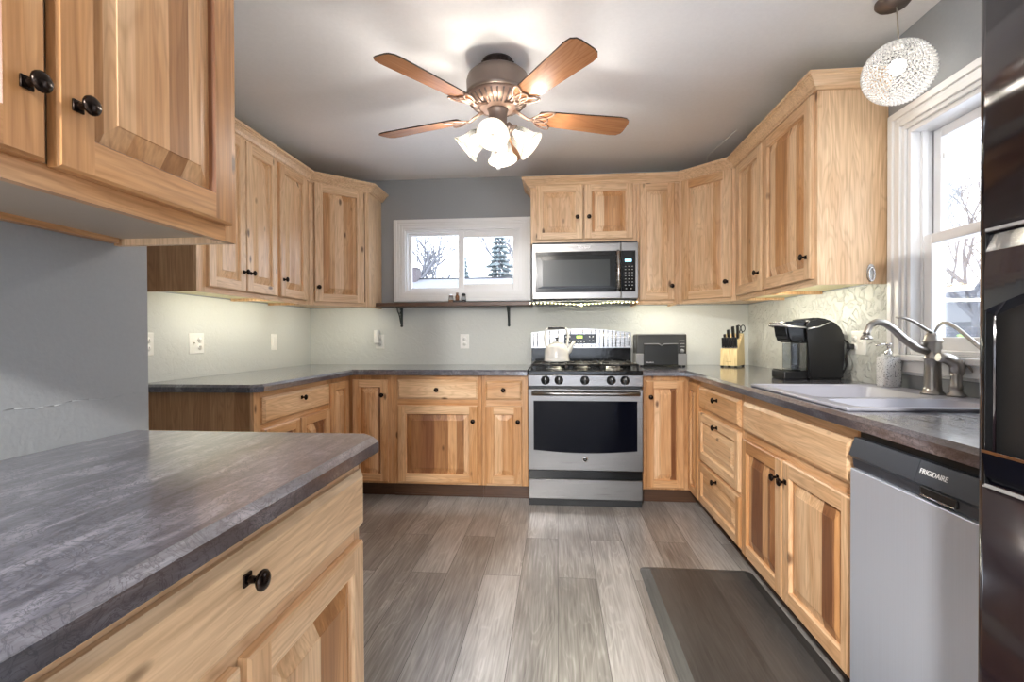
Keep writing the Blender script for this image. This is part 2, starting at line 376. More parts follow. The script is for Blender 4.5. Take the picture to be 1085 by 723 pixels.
    def build(s, name, parent=None, loc=(0, 0, 0), rot=None, normals=True):
        if normals: bmesh.ops.recalc_face_normals(s.bm, faces=s.bm.faces[:])
        me = bpy.data.meshes.new(name); s.bm.to_mesh(me); s.bm.free()
        for m in s.mats: me.materials.append(m)
        o = bpy.data.objects.new(name, me); COL.objects.link(o); o.location = loc
        if rot: o.rotation_euler = rot
        if parent: o.parent = parent
        return o
def tag(o, label, cat, group=None):
    o['label'] = label; o['category'] = cat
    if group: o['group'] = group
    return o
def thing(name, label, cat, loc=(0, 0, 0), rz=0, group=None):
    o = bpy.data.objects.new(name, None); COL.objects.link(o); o.location = loc; o.rotation_euler = (0, 0, rz); o.empty_display_size = .05
    return tag(o, label, cat, group)
def struct(o): o['kind'] = 'structure'; return o
def text(name, body, size, m, loc, rot, parent=None, depth=.0006, align='CENTER', sx=1.0):
    cu = bpy.data.curves.new(name, 'FONT'); cu.body = body; cu.size = size; cu.extrude = depth; cu.align_x = align; cu.align_y = 'CENTER'
    t = bpy.data.objects.new(name + '_tmp', cu); COL.objects.link(t)
    bpy.context.view_layer.update()
    me = bpy.data.meshes.new_from_object(t.evaluated_get(bpy.context.evaluated_depsgraph_get()))
    bpy.data.objects.remove(t); bpy.data.curves.remove(cu)
    me.materials.clear(); me.materials.append(m)
    o = bpy.data.objects.new(name, me); COL.objects.link(o); o.location = loc; o.rotation_euler = rot; o.scale = (sx, 1, 1)
    if parent: o.parent = parent
    return o
def arc(cx, cy_, r, a0, a1, n): return [(cx + r * math.cos(a0 + (a1 - a0) * i / n), cy_ + r * math.sin(a0 + (a1 - a0) * i / n)) for i in range(n + 1)]
def rrect(x0, x1, y0, y1, r, n=4):
    return arc(x1 - r, y0 + r, r, -R90, 0, n) + arc(x1 - r, y1 - r, r, 0, R90, n) + arc(x0 + r, y1 - r, r, R90, PI, n) + arc(x0 + r, y0 + r, r, PI, 1.5 * PI, n)

# ------------------------------------------------------------------ the room
H = 2.4435; XL, XR = -2.078, 1.486; T = .15; YB = -8.0; XLL = -4.0
mb = MB(); mb.box(XLL - T, XR + T, YB - T, T, -.1, 0, FLOOR); struct(mb.build('floor'))
mb = MB(); mb.box(XLL - T, XR + T, YB - T, T, H, H + .12, CEIL); struct(mb.build('ceiling'))
def wall_x(name, x0, x1, y0, y1, holes, m, axis='x'):
    """wall slab running along x (axis x) or y (axis y), holes = (a0,a1,z0,z1)"""
    mb = MB(); a0, a1 = (x0, x1) if axis == 'x' else (y0, y1); cur = a0
    def b(p, q, zz0, zz1):
        if q - p < 1e-4 or zz1 - zz0 < 1e-4: return
        if axis == 'x': mb.box(p, q, y0, y1, zz0, zz1, m)
        else: mb.box(x0, x1, p, q, zz0, zz1, m)
    for h0, h1, z0, z1 in sorted(holes):
        b(cur, h0, 0, H); b(h0, h1, 0, z0); b(h0, h1, z1, H); cur = h1
    b(cur, a1, 0, H)
    return struct(mb.build(name))
WIN1 = (-1.275, -.283, 1.500, 2.040)
WIN2 = (-2.475, -1.755, 1.07, 2.02)
wall_x('wall_back', XL - T, XR + T, 0, T, [WIN1], WALL)
wall_x('wall_right', XR, XR + T, YB - T, 0, [WIN2], WALL, 'y')
wall_x('wall_left', XL - T, XL, -2.79, 0, [], WALL, 'y')
mb = MB(); mb.box(XL - T, -1.09, -4.8, -2.79, 0, H, WALL)
SEAM = 1.0
# plastered-over seam and dents on the stub wall
for i in range(26):
    y = -2.80 - i * .04; q_ = .0035 * math.sin(i * 1.7); q2_ = .0035 * math.sin((i + 1) * 1.7)
    mb.tube([(-1.0905, y, SEAM + q_), (-1.0905, y - .04, SEAM + q2_)], .0011, WALL, 5)
struct(mb.build('wall_front'))
wall_x('wall_rear', XLL - T, XR + T, YB - T, YB, [(-2.1, 1.3, .08, 2.15)], WALL)
wall_x('wall_left_dining', XLL - T, XLL, YB, -4.8, [(-7.5, -5.3, .6, 2.2)], WALL, 'y')
mb = MB(); mb.box(XLL - T, XL - T, -4.8, -4.65, 0, H, WALL); struct(mb.build('wall_dining'))
mb = MB(); mb.box(XR - .014, XR, -7.9, -4.1, 0, .1, TRIMW, bev=.004); struct(mb.build('baseboard_right'))

SAGE = plaster('sage_backsplash_paint', (.62, .635, .60), .3, 90, .6); SAGER = plaster('embossed_sage_backsplash', (.60, .61, .575), .7, 70, 4.0)
mb = MB(); mb.box(XL, XR, -.003, 0, .9145, 1.384, SAGE); struct(mb.build('trim_1'))
mb = MB(); mb.box(XR - .003, XR, -1.662, -.003, .9145, 1.384, SAGER); struct(mb.build('trim_2'))
mb = MB(); mb.box(XL, XL + .003, -2.78, -.003, .9145, 1.384, SAGE); struct(mb.build('trim_3'))
def frame(mb, x0, x1, z0, z1, wd, y0, y1, m, bev=.002, wb=None):
    wb = wd if wb is None else wb
    mb.box(x0, x0 + wd, y0, y1, z0, z1, m, bev=bev); mb.box(x1 - wd, x1, y0, y1, z0, z1, m, bev=bev)
    mb.box(x0 + wd, x1 - wd, y0, y1, z1 - wd, z1, m, bev=bev); mb.box(x0 + wd, x1 - wd, y0, y1, z0, z0 + wb, m, bev=bev)
# back window: slider
w1 = struct(bpy.data.objects.new('window_1', None)); COL.objects.link(w1)
mb = MB()
frame(mb, -1.347, -.211, 1.432, 2.109, .030, -.024, 0, TRIMW, .004); frame(mb, -1.319, -.239, 1.460, 2.081, .022, -.018, 0, TRIMW, .003)
frame(mb, -1.299, -.259, 1.480, 2.061, .026, -.011, .0, TRIMW, .002)
mb.build('casing', w1)
mb = MB(); frame(mb, -1.275, -.283, 1.5, 2.04, .018, -.004, .13, VINYL, .002); frame(mb, -1.258, -.30, 1.517, 2.024, .014, .02, .12, VINYL, .001); mb.build('window_frame', w1)
mb = MB(); frame(mb, -1.245, -.790, 1.530, 2.012, .024, .065, .095, VINYL, .003); mb.build('sash', w1)
mb = MB(); frame(mb, -.815, -.314, 1.530, 2.012, .048, .030, .062, VINYL, .004); mb.build('sash', w1)
mb = MB(); mb.box(-1.222, -.812, .078, .082, 1.553, 1.989, PANE); mb.build('pane', w1)
mb = MB(); mb.box(-.768, -.361, .044, .048, 1.577, 1.966, PANE); mb.build('pane', w1)
# sink window: double-hung, on the wall by the sink (local x = world -y, local y = world +x)
w2 = struct(bpy.data.objects.new('window_2', None)); COL.objects.link(w2); w2.location = (XR, 0, 0); w2.rotation_euler = (0, 0, -R90)
mb = MB()
a0, a1 = 1.668, 2.562; zt = 2.108; zb_ = .985
for (i0, i1, d) in ((0, .030, .026), (.026, .050, .017), (.046, .072, .022), (.068, .09, .012)):
    mb.box(a0 + i0, a0 + i1, -d, 0, 1.045, zt - i0, TRIMW, bev=.003); mb.box(a1 - i1, a1 - i0, -d, 0, 1.045, zt - i0, TRIMW, bev=.003)
    mb.box(a0 + i1, a1 - i1, -d, 0, zt - i1, zt - i0, TRIMW, bev=.003)
mb.build('casing', w2)
mb = MB(); mb.box(a0 - .01, a1 + .01, -.045, .10, 1.035, 1.06, TRIMW, bev=.006); mb.box(a0 + .005, a1 - .005, -.022, 0, .985, 1.035, TRIMW, bev=.005); mb.box(a0 + .01, a1 - .01, -.012, 0, .975, .99, TRIMW, bev=.003); mb.build('window_sill', w2)
mb = MB(); frame(mb, 1.755, 2.475, 1.06, 2.02, .022, .0, .14, VINYL, .002)
mb.box(1.777, 1.79, .04, .06, 1.07, 2.0, VINYL); mb.box(1.777, 1.785, .085, .10, 1.07, 2.0, GREYP); mb.build('window_frame', w2)
mb = MB(); frame(mb, 1.788, 2.442, 1.075, 1.56, .042, .045, .075, VINYL, .004, .06); mb.build('sash', w2)
mb = MB(); frame(mb, 1.788, 2.442, 1.52, 1.995, .040, .082, .112, VINYL, .004); mb.build('sash', w2)
mb = MB(); mb.box(1.825, 2.405, .058, .062, 1.13, 1.52, PANE); mb.build('pane', w2)
mb = MB(); mb.box(1.825, 2.405, .095, .099, 1.555, 1.96, PANE); mb.build('pane', w2)
mb = MB(); mb.box(1.84, 1.852, .079, .084, 1.86, 1.885, TRIMW, bev=.001); mb.build('sash_latch', w2)
# unseen patio and dining openings, added to fill the room with daylight
d1 = struct(bpy.data.objects.new('fill_window_3', None)); COL.objects.link(d1); d1.location = (0, YB - .05, 0)
mb = MB(); frame(mb, -2.1, 1.3, .08, 2.15, .07, -.05, .05, VINYL); mb.box(-.45, -.35, -.04, .04, .15, 2.08, VINYL); mb.build('window_frame', d1)
mb = MB(); mb.box(-2.03, 1.23, -.003, .003, .15, 2.08, PANE); mb.build('pane', d1)
d2 = struct(bpy.data.objects.new('fill_window_4', None)); COL.objects.link(d2); d2.location = (XLL - .05, 0, 0); d2.rotation_euler = (0, 0, R90)
mb = MB(); frame(mb, -7.5, -5.3, .6, 2.2, .06, -.05, .05, VINYL); mb.box(-6.43, -6.37, -.03, .03, .66, 2.14, VINYL); mb.build('window_frame', d2)
mb = MB(); mb.box(-7.44, -5.36, -.003, .003, .66, 2.14, PANE); mb.build('pane', d2)

# ------------------------------------------------------------------ cabinet parts
KNOB = None
def knob(parent, x, z, y=-.02):
    global KNOB
    if KNOB is None:
        mb = MB(); mb.box(-.0095, .0095, -.004, 0, -.0095, .0095, BRONZE, bev=.0012)
        mb.lathe([(.0075, .003), (.0058, .008), (.0052, .014), (.0075, .019), (.013, .0215), (.0155, .0245), (.0155, .0275), (.0125, .0310), (.007, .0330), (1e-5, .0338)], BRONZE, (0, 0, 0), '-y', 20)
        k = mb.build('knob', parent, (x, y, z)); KNOB = k
    else:
        k = bpy.data.objects.new('knob', KNOB.data); COL.objects.link(k); k.parent = parent; k.location = (x, y, z)
    return k
def door(parent, x0, x1, z0, z1, kx=None, kz=None, base=False, horizontal=False, name='door', sw=.055, tone=0.0):
    """raised-panel door; its back lies on the frame, local y=0, front at -.02"""
    V, Hh, P = (BV, BH, BP) if base else (WV, WH, WP)
    if horizontal: P = BPH if base else WPH
    w_, h_ = x1 - x0, z1 - z0; sw = min(sw, w_ * .24)
    mb = MB(); f, e = -.020, .005
    rt = lambda: tone + random.uniform(-.14, .16)
    def member(pts, m):  # pts quad on front plane (x,z) with outer chamfer handled after
        pass
    # stiles and rails (front faces), with chamfered outer edge
    t = [rt() for _ in range(4)]
    def fr(xa, xb, za, zb2, m, tn): mb.quad([(xa, f, za), (xb, f, za), (xb, f, zb2), (xa, f, zb2)], m, tn)
    fr(e, sw, e, h_ - e, V, t[0]); fr(w_ - sw, w_ - e, e, h_ - e, V, t[1])
    fr(sw, w_ - sw, h_ - sw, h_ - e, Hh, t[2]); fr(sw, w_ - sw, e, sw, Hh, t[3])
    fo = f + .004
    mb.quad([(e, f, e), (e, f, h_ - e), (0, fo, h_), (0, fo, 0)], V, t[0]); mb.quad([(w_ - e, f, e), (w_ - e, f, h_ - e), (w_, fo, h_), (w_, fo, 0)], V, t[1])
    mb.quad([(e, f, h_ - e), (w_ - e, f, h_ - e), (w_, fo, h_), (0, fo, h_)], Hh, t[2]); mb.quad([(e, f, e), (w_ - e, f, e), (w_, fo, 0), (0, fo, 0)], Hh, t[3])
    for xx, m_, tt in ((0, V, t[0]), (w_, V, t[1])): mb.quad([(xx, fo, 0), (xx, fo, h_), (xx, 0, h_), (xx, 0, 0)], m_, tt)
    for zz, tt in ((0, t[3]), (h_, t[2])): mb.quad([(0, fo, zz), (w_, fo, zz), (w_, 0, zz), (0, 0, zz)], Hh, tt)
    mb.quad([(0, 0, 0), (w_, 0, 0), (w_, 0, h_), (0, 0, h_)], V, 0)
    # inner profile: small cove down, groove, sloped bevel up, field
    bw = min(.036, w_ * .13, h_ * .2)
    rings = [(sw, f, None), (sw + .004, f + .006, 'f'), (sw + .005, f + .0135, 'f'), (sw + .009, f + .0135, 'p'), (sw + .009 + bw, f + .0025, 'p'), (sw + .010 + bw, f + .0010, 'p')]
    for (o0, y0, _), (o1, y1, k) in zip(rings, rings[1:]):
        c0 = [(o0, y0, o0), (w_ - o0, y0, o0), (w_ - o0, y0, h_ - o0), (o0, y0, h_ - o0)]
        c1 = [(o1, y1, o1), (w_ - o1, y1, o1), (w_ - o1, y1, h_ - o1), (o1, y1, h_ - o1)]
        for i in range(4):
            j = (i + 1) % 4
            m_ = P if k == 'p' else (Hh if i in (0, 2) else V)
            mb.quad([c0[i], c0[j], c1[j], c1[i]], m_, tone + (.03 if k == 'p' else t[(3, 1, 2, 0)[i]]))
    o = rings[-1][0]; yy = rings[-1][1]
    mb.quad([(o, yy, o), (w_ - o, yy, o), (w_ - o, yy, h_ - o), (o, yy, h_ - o)], P, tone + .03)
    d = mb.build(name, parent, (x0, 0, z0))
    if kx is not None: knob(d, kx - x0, kz - z0)
    return d
def slab(parent, x0, x1, z0, z1, kx=None, kz=None, base=True, name='drawer', tone=0.0):
    m = BH if base else WH; w_, h_ = x1 - x0, z1 - z0; mb = MB(); e, f, fo = .014, -.020, -.011; tt = tone + random.uniform(-.1, .05)
    a = [(e, f, e), (w_ - e, f, e), (w_ - e, f, h_ - e), (e, f, h_ - e)]
    b = [(.003, fo, .003), (w_ - .003, fo, .003), (w_ - .003, fo, h_ - .003), (.003, fo, h_ - .003)]
    c = [(0, fo + .002, 0), (w_, fo + .002, 0), (w_, fo + .002, h_), (0, fo + .002, h_)]; d = [(x, 0, z) for x, _, z in c]
    mb.quad(a, m, tt)
    for p, q in ((a, b), (b, c), (c, d)):
        for i in range(4): j = (i + 1) % 4; mb.quad([p[i], p[j], q[j], q[i]], m, tt)
    mb.quad(d, m, tt)
    o = mb.build(name, parent, (x0, 0, z0))
    if kx is not None: knob(o, kx - x0, kz - z0)
    return o
def face_frame(parent, w_, z0, z1, stiles, rails, base, tones=0.0):
    V, Hh = (BV, BH) if base else (WV, WH); mb = MB()
    for a, b in stiles: mb.box(a, b, 0, .019, z0, z1, V, tones + random.uniform(-.1, .12), bev=.0008)
    for a, b in rails: mb.box(stiles[0][1], stiles[-1][0], .0006, .0185, a, b, Hh, tones + random.uniform(-.12, .1))
    return mb.build('face_frame', parent)
def carcass(parent, w_, dep, z0, z1, base, ends=(None, None), under=None, kick=False):
    V = BV if base else WV; mb = MB()
    e0, e1 = ends[0] or V, ends[1] or V; zb = z0 + (0 if base else .016)
    mb.box(.016, w_ - .016, .018, dep, zb, z1, under or V)
    mb.box(0, .0155, .0185, dep, z0, z1, e0, .1); mb.box(w_ - .0155, w_, .0185, dep, z0, z1, e1, .1)
    o = mb.build('cabinet_body', parent)
    if kick:
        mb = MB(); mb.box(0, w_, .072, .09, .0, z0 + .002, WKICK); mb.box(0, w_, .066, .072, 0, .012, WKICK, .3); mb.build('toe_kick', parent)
    return o

# facing helpers: back run rz=0, window-side run rz=-90, opposite run rz=+90
UZ0, UZ1 = 1.375, 2.285
DZ0, DZ1 = 1.404, 2.258
G_UP, G_BASE = 'wall cabinets around the kitchen', 'base cabinets around the kitchen'
# --- uppers on the back wall
c = thing('wall_cabinet', 'short double-door hickory wall cabinet directly above the microwave', 'cabinet', (-.196, -.305, 0), 0, G_UP)
carcass(c, .775, .303, 1.832, UZ1, False); face_frame(c, .775, 1.832, UZ1, [(0, .045), (.735, .775)], [(1.832, 1.875), (2.25, UZ1)], False)
door(c, .038, .386, 1.860, DZ1 + .006, .345, 2.02, sw=.05); door(c, .398, .750, 1.860, DZ1 + .006, .430, 2.02, sw=.05)
c = thing('wall_cabinet', 'narrow tall hickory wall cabinet with knotty door between microwave and corner cabinet', 'cabinet', (.581, -.305, 0), 0, G_UP)
carcass(c, .302, .303, UZ0, UZ1, False, under=ULIN); face_frame(c, .302, UZ0, UZ1, [(0, .04), (.262, .302)], [(UZ0, 1.415), (2.25, UZ1)], False)
door(c, .018, .268, DZ0, DZ1, .245, 1.505, sw=.048)
# --- right diagonal corner upper
def diag_cab(label, poly, p0, ang, L_, dx0, dx1, kx, ends):
    c = thing('corner_wall_cabinet', label, 'cabinet', (p0[0], p0[1], 0), ang, G_UP)
    ca, sa = math.cos(ang), math.sin(ang)
    loc = [((x - p0[0]) * ca + (y - p0[1]) * sa, -(x - p0[0]) * sa + (y - p0[1]) * ca) for x, y in poly]
    mb = MB(); mb.prism(loc, UZ0 + .016, UZ1, WV, 0)
    mb.build('cabinet_body', c)
    mb = MB(); mb.box(0, .03, -.0, .018, UZ0, UZ1, WV, .05); mb.box(L_ - .03, L_, -.0, .018, UZ0, UZ1, WV, -.02)
    mb.box(.03, L_ - .03, .0006, .018, UZ0, 1.415, WH, .0); mb.box(.03, L_ - .03, .0006, .018, 2.25, UZ1, WH, 0); mb.build('face_frame', c)
    door(c, dx0, dx1, DZ0 - .004, DZ1, kx, 1.505, sw=.056); return c
cR = [(.884, -.003), (.884, -.305), (1.181, -.602), (1.483, -.602), (1.483, -.003)]
diag_cab('diagonal corner hickory wall cabinet above the knife block', [(.884, -.003), (.884, -.285), (.899, -.292), (1.168, -.561), (1.183, -.583), (1.483, -.6), (1.483, -.003)], (.884, -.305), -PI / 4, .420, .030, .396, .368, None)
cL = [(XL + .003, -.003), (XL + .003, -.602), (-1.773, -.602), (-1.455, -.284), (-1.455, -.003)]
cl = diag_cab('diagonal corner hickory wall cabinet beside the back window', [(XL + .003, -.003), (XL + .003, -.600), (-1.79, -.600), (-1.773, -.575), (-1.482, -.284), (-1.456, -.268), (-1.456, -.003)], (-1.773, -.602), PI / 4, .4497, .034, .405, .056, None)
mb = MB(); mb.box(-1.472, -1.4555, -.282, -.003, UZ0, UZ1, WEND, 0)
o = mb.build('side_panel'); o.parent = cl; o.matrix_parent_inverse = (Matrix.Translation(cl.location) @ Matrix.Rotation(PI / 4, 4, 'Z')).inverted()
# --- uppers on the window-side wall (rz=-90: local x = world -y)
c = thing('wall_cabinet', 'narrow hickory wall cabinet with knotty grain between diagonal corner and wide door', 'cabinet', (1.181, -.604, 0), -R90, G_UP)
carcass(c, .462, .302, UZ0, UZ1, False, under=ULIN); face_frame(c, .462, UZ0, UZ1, [(0, .05), (.446, .462)], [(UZ0, 1.415), (2.25, UZ1)], False)
door(c, .046, .452, DZ0, DZ1 - .01, .418, 1.508, sw=.058, tone=.06)
c = thing('wall_cabinet', 'wide striped-door hickory wall cabinet with pale end panel near the pendant', 'cabinet', (1.181, -1.068, 0), -R90, G_UP)
carcass(c, .572, .302, UZ0, UZ1, False, (None, WEND), under=ULIN); face_frame(c, .572, UZ0, UZ1, [(0, .016), (.532, .572)], [(UZ0, 1.415), (2.25, UZ1)], False)
door(c, .012, .545, DZ0, DZ1 - .01, .508, 1.510, sw=.058, tone=-.04)
# --- uppers on the opposite wall (rz=+90: local x = world +y)
c = thing('wall_cabinet', 'double-door hickory wall cabinet with dark brown end panel over the switch plates', 'cabinet', (-1.773, -1.722, 0), R90, G_UP)
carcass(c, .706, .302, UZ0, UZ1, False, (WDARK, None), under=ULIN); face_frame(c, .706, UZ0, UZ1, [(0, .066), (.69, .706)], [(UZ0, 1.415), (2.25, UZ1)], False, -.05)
door(c, .066, .370, DZ0, DZ1, .345, 1.512, sw=.052, tone=-.08); door(c, .380, .684, DZ0, DZ1, .406, 1.512, sw=.052, tone=-.06)
c = thing('wall_cabinet', 'single-door hickory wall cabinet between double-door cabinet and diagonal window-side corner', 'cabinet', (-1.773, -1.014, 0), R90, G_UP)
carcass(c, .410, .302, UZ0, UZ1, False, under=ULIN); face_frame(c, .410, UZ0, UZ1, [(0, .016), (.36, .41)], [(UZ0, 1.415), (2.25, UZ1)], False, -.05)
door(c, .014, .352, DZ0, DZ1, .044, 1.516, sw=.052, tone=-.06)
# --- big upper close to the camera, dimmer light put into its wood tones
c = thing('wall_cabinet', 'large close-up hickory wall cabinet hanging over the peninsula counter', 'cabinet', (-.78, -3.800, 0), R90, G_UP)
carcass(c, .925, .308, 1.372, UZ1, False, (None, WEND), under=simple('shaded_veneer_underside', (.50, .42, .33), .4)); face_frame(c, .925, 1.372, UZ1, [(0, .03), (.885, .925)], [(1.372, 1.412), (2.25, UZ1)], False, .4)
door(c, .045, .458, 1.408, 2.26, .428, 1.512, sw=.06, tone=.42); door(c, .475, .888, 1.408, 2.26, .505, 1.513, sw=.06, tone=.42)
mb = MB(); mb.box(.02, .90, .285, .307, 1.376, 1.388, WH, .3); mb.build('hanging_rail', c)

# --- base cabinets, back run (frame at y=-.602)
BZ0, BZ1 = .105, .874
c = thing('base_cabinet', 'hickory base cabinet with wide drawer over wide knotty door by the range', 'cabinet', (-1.172, -.602, 0), 0, G_BASE)
carcass(c, .646, .599, BZ0, BZ1, True, kick=True); face_frame(c, .646, BZ0, BZ1, [(0, .045), (.62, .646)], [(BZ0, .13), (.655, .705), (.835, BZ1)], True)
slab(c, .048, .620, .705, .842, .332, .775); door(c, .048, .618, .120, .662, .588, .558, base=True, sw=.058)
c = thing('base_cabinet', 'slim hickory base cabinet with small drawer and door beside the range', 'cabinet', (-.524, -.602, 0), 0, G_BASE)
carcass(c, .320, .599, BZ0, BZ1, True, kick=True); face_frame(c, .320, BZ0, BZ1, [(0, .03), (.275, .320)], [(BZ0, .13), (.655, .705), (.835, BZ1)], True)
slab(c, .026, .280, .705, .838, .152, .775); door(c, .026, .278, .120, .662, .252, .558, base=True, sw=.055)
def corner_base(label, poly, f1, f2, kick_pts, cols):
    """f = (x, y, rz, x0, x1, knob_x) leaf descriptions"""
    c = thing('corner_base_cabinet', label, 'cabinet', (poly[0][0], poly[0][1], 0), 0, G_BASE)
    ox, oy = poly[0]; mb = MB(); mb.prism([(x - ox, y - oy) for x, y in poly], BZ0, BZ1, BV, .05); mb.build('cabinet_body', c)
    for (x, y, rz, x0, x1, kx) in (f1, f2):
        h = bpy.data.objects.new('door', None)
        d = door(c, 0, x1 - x0, .120, .842, None if kx is None else kx - x0, .735, base=True, sw=.05, tone=.03)
        d.rotation_euler = (0, 0, rz); ca, sa = math.cos(rz), math.sin(rz)
        d.location = (x - ox + x0 * ca, y - oy + x0 * sa, .120)
    for a, b in kick_pts:
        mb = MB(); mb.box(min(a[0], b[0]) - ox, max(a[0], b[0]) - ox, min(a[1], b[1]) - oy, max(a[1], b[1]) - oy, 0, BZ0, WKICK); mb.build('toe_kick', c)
    return c
corner_base('inside corner base cabinet with two narrow leaves beneath the counter bend by the back window',
            [(XL + .003, -.003), (XL + .003, -.930), (-1.4815, -.930), (-1.4815, -.603), (-1.1725, -.603), (-1.1725, -.003)],
            (-1.4815, -.930, R90, .018, .276, None), (-1.4815, -.603, 0, .030, .286, .250),
            [((-1.98, -.93), (-1.555, -.91)), ((-1.555, -.93), (-1.54, -.53)), ((-1.54, -.53), (-1.1725, -.512))], None)
corner_base('inside corner base cabinet with two narrow leaves beneath the toaster',
            [(.572, -.003), (.572, -.603), (.8834, -.603), (.8834, -.860), (1.483, -.860), (1.483, -.003)],
            (.572, -.603, 0, .020, .272, .048), (.8834, -.603, -R90, .026, .250, None),
            [((.572, -.53), (.956, -.512)), ((.956, -.86), (.974, -.512))], None)
# --- window-side base run (frame x=.8834)
FX = .8834
c = thing('base_cabinet', 'hickory three-drawer base cabinet under the coffee maker', 'cabinet', (FX, -.862, 0), -R90, G_BASE)
carcass(c, .712, .599, BZ0, BZ1, True, kick=True); face_frame(c, .712, BZ0, BZ1, [(0, .03), (.682, .712)], [(BZ0, .13), (.36, .40), (.655, .705), (.835, BZ1)], True)
slab(c, .014, .686, .702, .834, .372, .790); door(c, .014, .686, .388, .676, .372, .640, base=True, horizontal=True, name='drawer', sw=.05, tone=-.06)
door(c, .014, .694, .124, .368, .360, .338, base=True, horizontal=True, name='drawer', sw=.045, tone=-.05)
c = thing('base_cabinet', 'hickory sink base cabinet with false drawer front and two doors', 'cabinet', (FX, -1.576, 0), -R90, G_BASE)
carcass(c, .924, .599, BZ0, .70, True, kick=True)
mb = MB(); mb.box(0, .016, .0185, .599, .70, BZ1, BV); mb.box(.908, .924, .0185, .599, .70, BZ1, BV); mb.box(.016, .908, .58, .599, .70, BZ1, BV); mb.build('carcass_upright', c)
face_frame(c, .924, BZ0, BZ1, [(0, .03), (.894, .924)], [(BZ0, .13), (.655, .70), (.69, BZ1)], True)
slab(c, .026, .886, .696, .833, None, None, name='false_drawer_front'); door(c, .018, .436, .116, .660, .408, .585, base=True, sw=.055); door(c, .444, .900, .116, .660, .474, .585, base=True, sw=.055, tone=-.06)
# --- opposite base run
c = thing('base_cabinet', 'hickory base cabinet with drawer over two doors and dark end panel, behind peninsula', 'cabinet', (-1.4815, -1.722, 0), R90, G_BASE)
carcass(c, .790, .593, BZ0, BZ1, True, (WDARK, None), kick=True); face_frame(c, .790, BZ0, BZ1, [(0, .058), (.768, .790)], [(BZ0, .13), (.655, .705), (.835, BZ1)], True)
slab(c, .058, .778, .708, .842, .42, .800); door(c, .058, .410, .12, .682, .38, .56, base=True, sw=.05); door(c, .424, .778, .12, .682, .455, .56, base=True, sw=.05)
# --- peninsula base close to the camera
c = thing('base_cabinet', 'peninsula hickory base cabinet with wide pale drawer close to the camera', 'cabinet', (-.475, -3.800, 0), R90, G_BASE)
carcass(c, .925, .612, BZ0, .866, False, kick=True)
face_frame(c, .925, BZ0, .866, [(0, .025), (.895, .925)], [(BZ0, .13), (.66, .70), (.825, .866)], False, .0)
slab(c, .014, .915, .697, .832, .463, .790, base=False, tone=-.12); door(c, .018, .452, .12, .668, .42, .56, sw=.055); door(c, .470, .905, .12, .668, .50, .56, sw=.055)

# ------------------------------------------------------------------ crown mouldings
CP = [(.0, 2.255), (.012, 2.255), (.014, 2.264), (.022, 2.268), (.030, 2.282), (.046, 2.298), (.052, 2.300), (.054, 2.306), (.060, 2.306), (.060, 2.320), (.0, 2.320)]
mb = MB(); mb.sweep([(XL + .004, -1.724), (-1.775, -1.724), (-1.775, -.6045), (-1.453, -.2835), (-1.453, -.004)], [(o + .001, z + .004) for o, z in CP], WCROWN, -.03)
tag(mb.build('crown_moulding'), 'hickory crown moulding topping wall cabinets on the wall away from the window', 'moulding')
mb = MB(); mb.sweep([(-.198, -.004), (-.198, -.307), (.8835, -.307), (1.179, -.6025), (1.179, -1.642), (1.483, -1.642)], [(o + .001, z) for o, z in CP], WCROWN, 0)
tag(mb.build('crown_moulding'), 'hickory crown moulding from above the microwave round to the sink window', 'moulding')

# ------------------------------------------------------------------ countertops
def nosing(zt_, th=.038): return [(-.03, zt_ - th), (-.001, zt_ - th), (0, zt_ - th + .001), (0, zt_ - .012), (-.0125, zt_), (-.03, zt_)]
ZC = .914
mb = MB(); XE = .8374
p = [(.5615, -.648), (XE, -.648), (XE, -3.098)]
mb.sweep(p, nosing(ZC), COUNTER)
mb.prism([(.5615, -.618), (XE + .03, -.618), (XE + .03, -.002), (.5615, -.002)], ZC - .038, ZC, COUNTER)
X0, X1, Y0, Y1 = XE + .03, XR - .002, -.002, -3.098
SX0, SX1, SY0, SY1 = .895, 1.44, -1.705, -2.42   # sink cut-out
mb.box(X0, X1, -.618, Y0, ZC - .038, ZC, COUNTER); mb.box(X0, X1, SY0, -.618, ZC - .038, ZC, COUNTER); mb.box(X0, SX0, SY1, SY0, ZC - .038, ZC, COUNTER); mb.box(SX1, X1, SY1, SY0, ZC - .038, ZC, COUNTER); mb.box(X0, X1, Y1, SY1, ZC - .038, ZC, COUNTER)
tag(mb.build('countertop'), 'grey slate-look countertop running from the range round to the sink and dishwasher', 'countertop')
mb = MB(); p = [(XL + .002, -1.752), (-1.480, -1.752), (-1.4355, -1.7075), (-1.4355, -.648), (-.2065, -.648)]
mb.sweep(p, nosing(ZC), COUNTER)
mb.prism([(XL + .002, -1.722), (-1.4924, -1.722), (-1.4655, -1.6951), (-1.4655, -.618), (-.2065, -.618), (-.2065, -.002), (XL + .002, -.002)], ZC - .038, ZC, COUNTER)
tag(mb.build('countertop'), 'grey slate-look L-shaped countertop under the back window shelf', 'countertop')
ZF = .905; mb = MB()
p = [(-.43, -3.86), (-.43, -2.862), (-.472, -2.82), (-1.088, -2.82)]
mb.sweep(p, nosing(ZF), COUNTER)
mb.prism([(-.46, -3.86), (-.46, -2.8744), (-.4844, -2.85), (-1.088, -2.85), (-1.088, -3.86)], ZF - .038, ZF, COUNTER)
tag(mb.build('countertop'), 'dark slate-look peninsula countertop with chipped-stone edge close to the camera', 'countertop')

